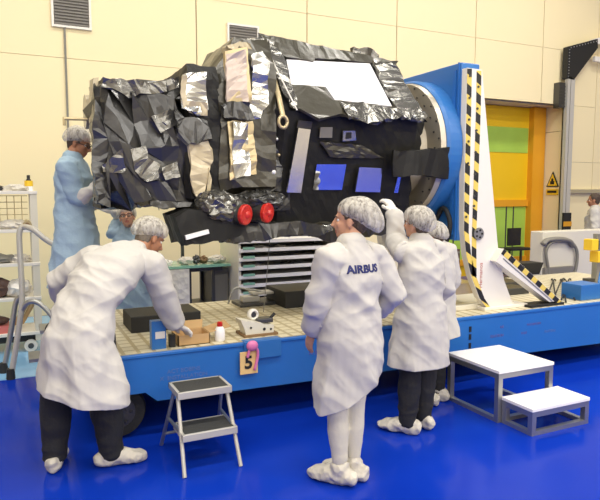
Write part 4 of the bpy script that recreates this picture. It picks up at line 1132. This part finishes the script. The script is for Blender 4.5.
for i, (x, y, sx, sy, sz, m, nm, lb, ct) in enumerate(((2.0, 7.6, .11, .07, .05, 'cover', 'cloth_bundle', 'white cloth bundle left on the glass table', 'cloth'), (2.14, 7.6, .05, .05, .06, 'darksteel', 'tin', 'small dark tin in the middle of the glass table', 'tin'),
        (2.24, 7.62, .06, .05, .05, 'wood', 'pouch', 'brown pouch on the glass table', 'pouch'), (2.42, 7.6, .13, .08, .055, 'cover', 'cloth_bundle', 'white cloth bundle at the right end of the glass table', 'cloth'), (1.75, 7.6, .08, .06, .04, 'bag', 'pouch', 'pale pouch at the left of the glass table', 'pouch'))):
    b = bmesh.new(); ell(b, (x, y, .785+sz), (sx, sy, sz)); crumple(b, .012, i+20)
    for v in b.verts: v.co.z = max(v.co.z, .786)
    tag(finish(nm, b, m, origin=(x, y, .785)), lb, ct)
tag(finish('floor_post', nbox(2.10, 2.14, 8.2, 8.24, 0, 1.02), 'darksteel'), 'thin dark post standing behind the glass table', 'post')

# ------------------------------------------------------------------ shelving unit at the left edge
SX0, SX1, SY0, SY1 = -.75, .245, 7.0, 7.5
t = thing('shelving_unit', 'cream metal shelving unit on castors at the left edge', 'shelf', (-.25, 7.25, 0))
for x in (SX0, SX1-.07):
    for y in (SY0, SY1-.05): finish('post', nbox(x, x+.07, y, y+.05, .12, 1.72), 'cream', t)
for z in (1.735, 1.33, .97, .60, .22): finish('shelf_board', nbox(SX0, SX1+.005, SY0-.01, SY1, z-.035, z, bev=.004), 'white', t)
finish('base', nbox(SX0+.02, SX1-.02, SY0+.04, SY1-.02, .11, .185), 'black', t)
for x in (SX0+.1, SX1-.10):
    o = finish('castor', rod(bmesh.new(), (x-.02, SY0+.0, .065), (x-.02, SY0+.045, .065), .065, 24), 'white', t)
    finish('hub', rod(bmesh.new(), (x-.02, SY0-.006, .065), (x-.02, SY0+.0, .065), .03, 16), 'darksteel', o)
bm = bmesh.new()
for k in range(9): rod(bm, (-.5+k*.075, SY1-.03, 1.34), (-.5+k*.075, SY1-.03, 1.68), .004, 6)
for k in range(5): rod(bm, (-.55, SY1-.03, 1.40+k*.07), (.16, SY1-.03, 1.40+k*.07), .004, 6)
finish('wire_back', bm, 'brass', t)
def lump(nm, lb, ct, c, r, m, seed, zmin, am=.015, grp=None):
    b = bmesh.new(); ell(b, c, r); crumple(b, am, seed, am, 6)
    for v in b.verts: v.co.z = max(v.co.z, zmin+.001)
    return tag(finish(nm, b, m, origin=(c[0], c[1], zmin)), lb, ct, grp)
lump('cloth', 'black cloth lying on top of the cream shelving unit', 'cloth', (-.26, 7.2, 1.745), (.20, .14, .05), 'black', 1, 1.735)
lump('cloth', 'white folded cloth on top of the cream shelving unit', 'cloth', (.03, 7.2, 1.75), (.15, .13, .05), 'cover', 2, 1.735)
t2 = thing('bottle', 'clear bottle with yellow band and dark cap on top of the shelving unit', 'bottle', (.175, 7.2, 1.735))
finish('body', tube(bmesh.new(), [(.175, 7.2, 1.735+z) for z in (0, .06, .061)], [.042, .042, .042], seg=18, cap=False), 'whitepure', t2)
finish('label', tube(bmesh.new(), [(.175, 7.2, 1.735+z) for z in (.05, .11)], [(.044, .044), (.043, .043)], seg=18, cap=False), 'yellow', t2)
finish('cap', tube(bmesh.new(), [(.175, 7.2, 1.735+z) for z in (.105, .14, .142, .17)], [.03, .014, .018, .016], seg=14, cap=False), 'black', t2)
lump('bag', 'black bag in the wire backed bay of the shelving unit', 'bag', (-.30, 7.2, 1.40), (.14, .14, .09), 'black', 3, 1.33)
lump('cloth', 'pale cloth heap on the second shelf of the shelving unit', 'cloth', (.0, 7.12, 1.37), (.17, .12, .06), 'cover', 4, 1.33)
t2 = thing('paper_roll', 'small rolled brown tube end lying beside the pale cloth heap', 'roll', (.14, 7.0, 1.37))
finish('roll', rod(bmesh.new(), (.14, 6.99, 1.375), (.14, 7.3, 1.375), .045, 18), 'brass', t2); finish('hollow', rod(bmesh.new(), (.14, 6.985, 1.375), (.14, 6.99, 1.375), .025, 14), 'wood', t2)
lump('cable_bundle', 'grey cable bundle on the middle shelf of the shelving unit', 'cable', (-.18, 7.12, 1.01), (.22, .12, .055), 'hose', 5, .97)
lump('cloth', 'white cloth at the right of the middle shelf', 'cloth', (.05, 7.1, 1.0), (.12, .1, .05), 'cover', 6, .97)
lump('cloth', 'dark brown cloth heap on the lower shelf of the shelving unit', 'cloth', (-.25, 7.15, .70), (.24, .14, .12), 'brownstack', 7, .60)
lump('plastic_bag', 'pale plastic bag on the lower shelf beside the dark cloth', 'bag', (.03, 7.12, .68), (.13, .12, .10), 'bag', 8, .60)
tag(finish('folder_box', nbox(-.6, -.08, 7.02, 7.4, .22, .30), mat('pink_red_card', (.60, .16, .14), .6), origin=(-.3, 7.2, .22)), 'flat pinkish red box on the bottom shelf of the shelving unit', 'box')
lump('rope_coil', 'dark coil on top of the pinkish red box', 'rope', (-.3, 7.15, .34), (.22, .12, .06), 'brownstack', 9, .30)
for k in range(2):
    bm = rod(bmesh.new(), (-.02+k*.07, 7.2, .28+k*.01), (.10+k*.06, 7.05, .52), .025, 12)
    tag(finish('cardboard_tube', bm, 'cardboard'), ('left' if not k else 'right') + ' one of two leaning cardboard tubes on the bottom shelf', 'tube', 'cardboard tubes on the bottom shelf')
# access ladder with tubular hand rails
t = thing('access_ladder', 'grey tubular access ladder with curved hand rails beside the shelving unit', 'ladder', (0, 5.9, 0))
A0, A1 = at(11, 379, z=0), at(4, 373, z=0); dA = (A0-V((0, 0, EYE))).dot(fw); dB = (A1-V((0, 0, EYE))).dot(fw)
bm = tube(bmesh.new(), smoothpath([at(58, 247, dA-.1), at(45, 239, dA-.1), at(34, 230, dA-.1), at(25, 227, dA), at(19.5, 232, dA), at(20.5, 262, dA), at(22, 300, dA), at(17, 340, dA), at(11, 377, dA)], 5), .026, seg=10)
finish('hand_rail', bm, 'alupaint', t, True)
bm = tube(bmesh.new(), smoothpath([at(22, 296, dB), at(16, 302, dB), at(12, 325, dB), at(4, 371, dB)], 5), .026, seg=10)
finish('leg', bm, 'alu', t, True)
for dd in (0, .22):
    bm = tube(bmesh.new(), smoothpath([at(20, 312, dA+dd), at(27, 303, dA+dd), at(36, 302, dA+dd), at(46, 309, dA+dd), at(58, 324, dA+dd)], 5), .024, seg=10)
    finish('lower_rail', bm, 'alu', t, True)
for c in (A0, A1): finish('rubber_foot', tube(bmesh.new(), [c, c+V((0, 0, .10))], [.04, .034], seg=12, cap=False), 'rubber', t)
for z in (.25, .50):
    finish('tread', nbox(-.02+z*.4, .30+z*.1, 5.70, 6.0, z-.03, z), 'alu', t)

# ------------------------------------------------------------------ behind the machine: cabinet, cables, workstation
tag(finish('grille_stack', nbox(5.55, 6.1, 7.05, 7.4, 0, 1.1), 'brownstack'), 'dark brown slatted stack standing behind the trolley left of the machine column', 'stack')
c0 = at(445, 250, y=7.0); c1 = at(460, 286, y=7.0)
t = bpy.data.objects['grille_stack']; bpy.data.objects.remove(t)
t = thing('grille_stack', 'dark brown slatted stack standing behind the trolley left of the machine column', 'stack', ((c0.x+c1.x)/2, 7.2, 0))
finish('casing', nbox(c0.x, c1.x, 7.02, 7.4, 0, c0.z), 'brownstack', t)
for k in range(9): finish('slat', nbox(c0.x+.02, c1.x-.02, 7.0, 7.02, c0.z-.06-k*.10, c0.z-.035-k*.10), 'hose', t)
# grey cabinet with hose
GX0, GX1, GY0, GY1, GZ0, GZ1 = 7.14, 9.0, 6.5, 6.74, .30, 1.13
t = thing('equipment_cabinet', 'large grey beige cabinet with hose loop on its front right of the machine', 'cabinet', (8.0, 6.8, 0))
finish('body', nbox(GX0, GX1, GY0, GY1, GZ0, GZ1, bev=.012), 'greybox', t)
finish('base', nbox(GX0+.3, GX1-.3, GY0+.06, GY1-.05, 0, GZ0), 'blue2', t)
H = lambda u, v, dy=0: at(u, v, y=GY0-.05+dy)
bm = tube(bmesh.new(), smoothpath([H(549, 283), H(548, 268), H(546, 252), H(551, 243), H(562, 241), H(572, 243), H(577, 252), H(576, 268), H(571, 281), H(566, 288)], 6), .024, seg=10)
finish('hose', bm, 'hose', t, True)
bm = tube(bmesh.new(), smoothpath([H(543, 244), H(548, 240), H(560, 239), H(569, 241), H(573, 246)], 5), (.035, .05), seg=10)
finish('hose_cover', bm, 'greyvent', t, True)
a_, b_ = H(545, 268), H(573, 279)
finish('connector_plate', nbox(a_.x, b_.x, GY0-.06, GY0+.01, b_.z, a_.z, bev=.01), 'greyvent', t)
for k, (u0, v0, u1, v1) in enumerate(((548, 279, 556, 300), (556, 281, 566, 302), (562, 282, 545, 303), (572, 284, 552, 302), (577, 284, 560, 303), (553, 282, 575, 300))):
    a_ = at(u0, v0, y=6.46); b_ = at(u1, max(v1, 296), z=PZ+.014); c_ = a_*.42 + b_*.58; c_.z = PZ+.05
    bm = tube(bmesh.new(), smoothpath([a_, a_*.72 + b_*.28 + V((0, 0, -.05)), c_, b_], 6), .008, seg=6)
    tag(finish('cable', bm, 'rubber', None, True), 'one of the thin black cables dropping from the grey cabinet to the trolley deck', 'cable', 'black cables below the grey cabinet')
# blue block, yellow boxes on a stand at the right end of the deck
q = at(590, 305, z=PZ)
q = at(581, 301, z=PZ)
tag(finish('blue_block', nbox(q.x, q.x+.3, q.y, q.y+.25, PZ, PZ+.16, bev=.008), 'blue2', origin=(q.x+.15, q.y+.1, PZ)), 'blue block on the right end of the trolley deck', 'block')
a_ = at(597, 268, y=4.85); 
t = thing('junction_stand', 'grey stand with yellow junction boxes at the right edge of the deck', 'stand', (a_.x, 4.85, PZ))
finish('column', nbox(a_.x-.03, a_.x+.05, 4.83, 4.90, PZ, 1.23), 'alu', t)
finish('foot', nbox(a_.x-.12, a_.x+.14, 4.74, 4.98, PZ, PZ+.02), 'alu', t)
for u, v in ((591, 245), (597, 257)):
    c = at(u, v, y=4.80); o = finish('yellow_box', nbox(c.x-.055, c.x+.055, 4.74, 4.86, c.z-.06, c.z+.07, bev=.008), 'yellow', t)
    finish('socket', nbox(c.x+.06, c.x+.09, 4.76, 4.84, c.z-.05, c.z+.05), 'black', t)
c = at(589, 280, y=4.8); finish('valve', nbox(c.x-.06, c.x+.05, 4.76, 4.84, c.z-.02, c.z+.02), 'darksteel', t)
bm = tube(bmesh.new(), smoothpath([(a_.x, 4.75, .9), (a_.x-.14, 4.70, .76), (a_.x-.22, 4.62, PZ+.012), (a_.x-.05, 4.50, PZ+.012), (a_.x+.3, 4.48, PZ+.012)], 6), .012, seg=8)
tag(finish('hose', bm, 'blue2', None, True), 'thin pale blue hose curling on the deck by the yellow boxes', 'hose')
# workstation in front of the door
c = at(514, 236, y=8.9)
t = thing('computer_cart', 'small computer cart with black monitor in front of the yellow door', 'computer', (c.x, 8.9, 0))
finish('monitor', nbox(c.x-.17, c.x+.17, 8.88, 8.92, c.z-.19, c.z+.16, bev=.006), 'monitor', t)
finish('keyboard_shelf', nbox(c.x-.34, c.x+.22, 8.60, 8.95, c.z-.26, c.z-.22), 'black', t)
for x in (c.x-.2, c.x+.1): finish('leg', nbox(x, x+.03, 8.8, 8.84, 0, c.z-.26), 'darksteel', t)
finish('foot', nbox(c.x-.3, c.x+.2, 8.65, 8.95, 0, .04), 'darksteel', t)
# black trough behind the strut
a_, b_ = at(512, 264, y=5.9), at(541, 274, y=5.9)
t = thing('cable_trough', 'black trough on a stand behind the striped slanted strut', 'trough', ((a_.x+b_.x)/2, 6.0, 0))
bm = prism(bmesh.new(), [(a_.x, 5.9, a_.z), (b_.x+.04, 5.9, a_.z-.01), (b_.x-.03, 5.9, b_.z), (a_.x+.05, 5.9, b_.z)], (0, .25, 0)); finish('trough', bm, 'black', t)
finish('stand', nbox(a_.x+.1, a_.x+.16, 6.0, 6.06, 0, b_.z), 'darksteel', t)
for i, (x0, x1, y0, y1, z1, lb) in enumerate(((4.55, 5.05, 4.75, 5.0, .07, 'dark flat pad on the deck just behind the slanted strut'), (4.9, 5.4, 5.15, 5.5, .06, 'dark flat pad on the deck nearer the back edge behind the strut'))):
    tag(finish('rubber_pad', nbox(x0, x1, y0, y1, PZ, PZ+z1, bev=.01), 'darksteel', origin=(x0, y0, PZ)), lb, 'pad', 'dark pads behind the strut')
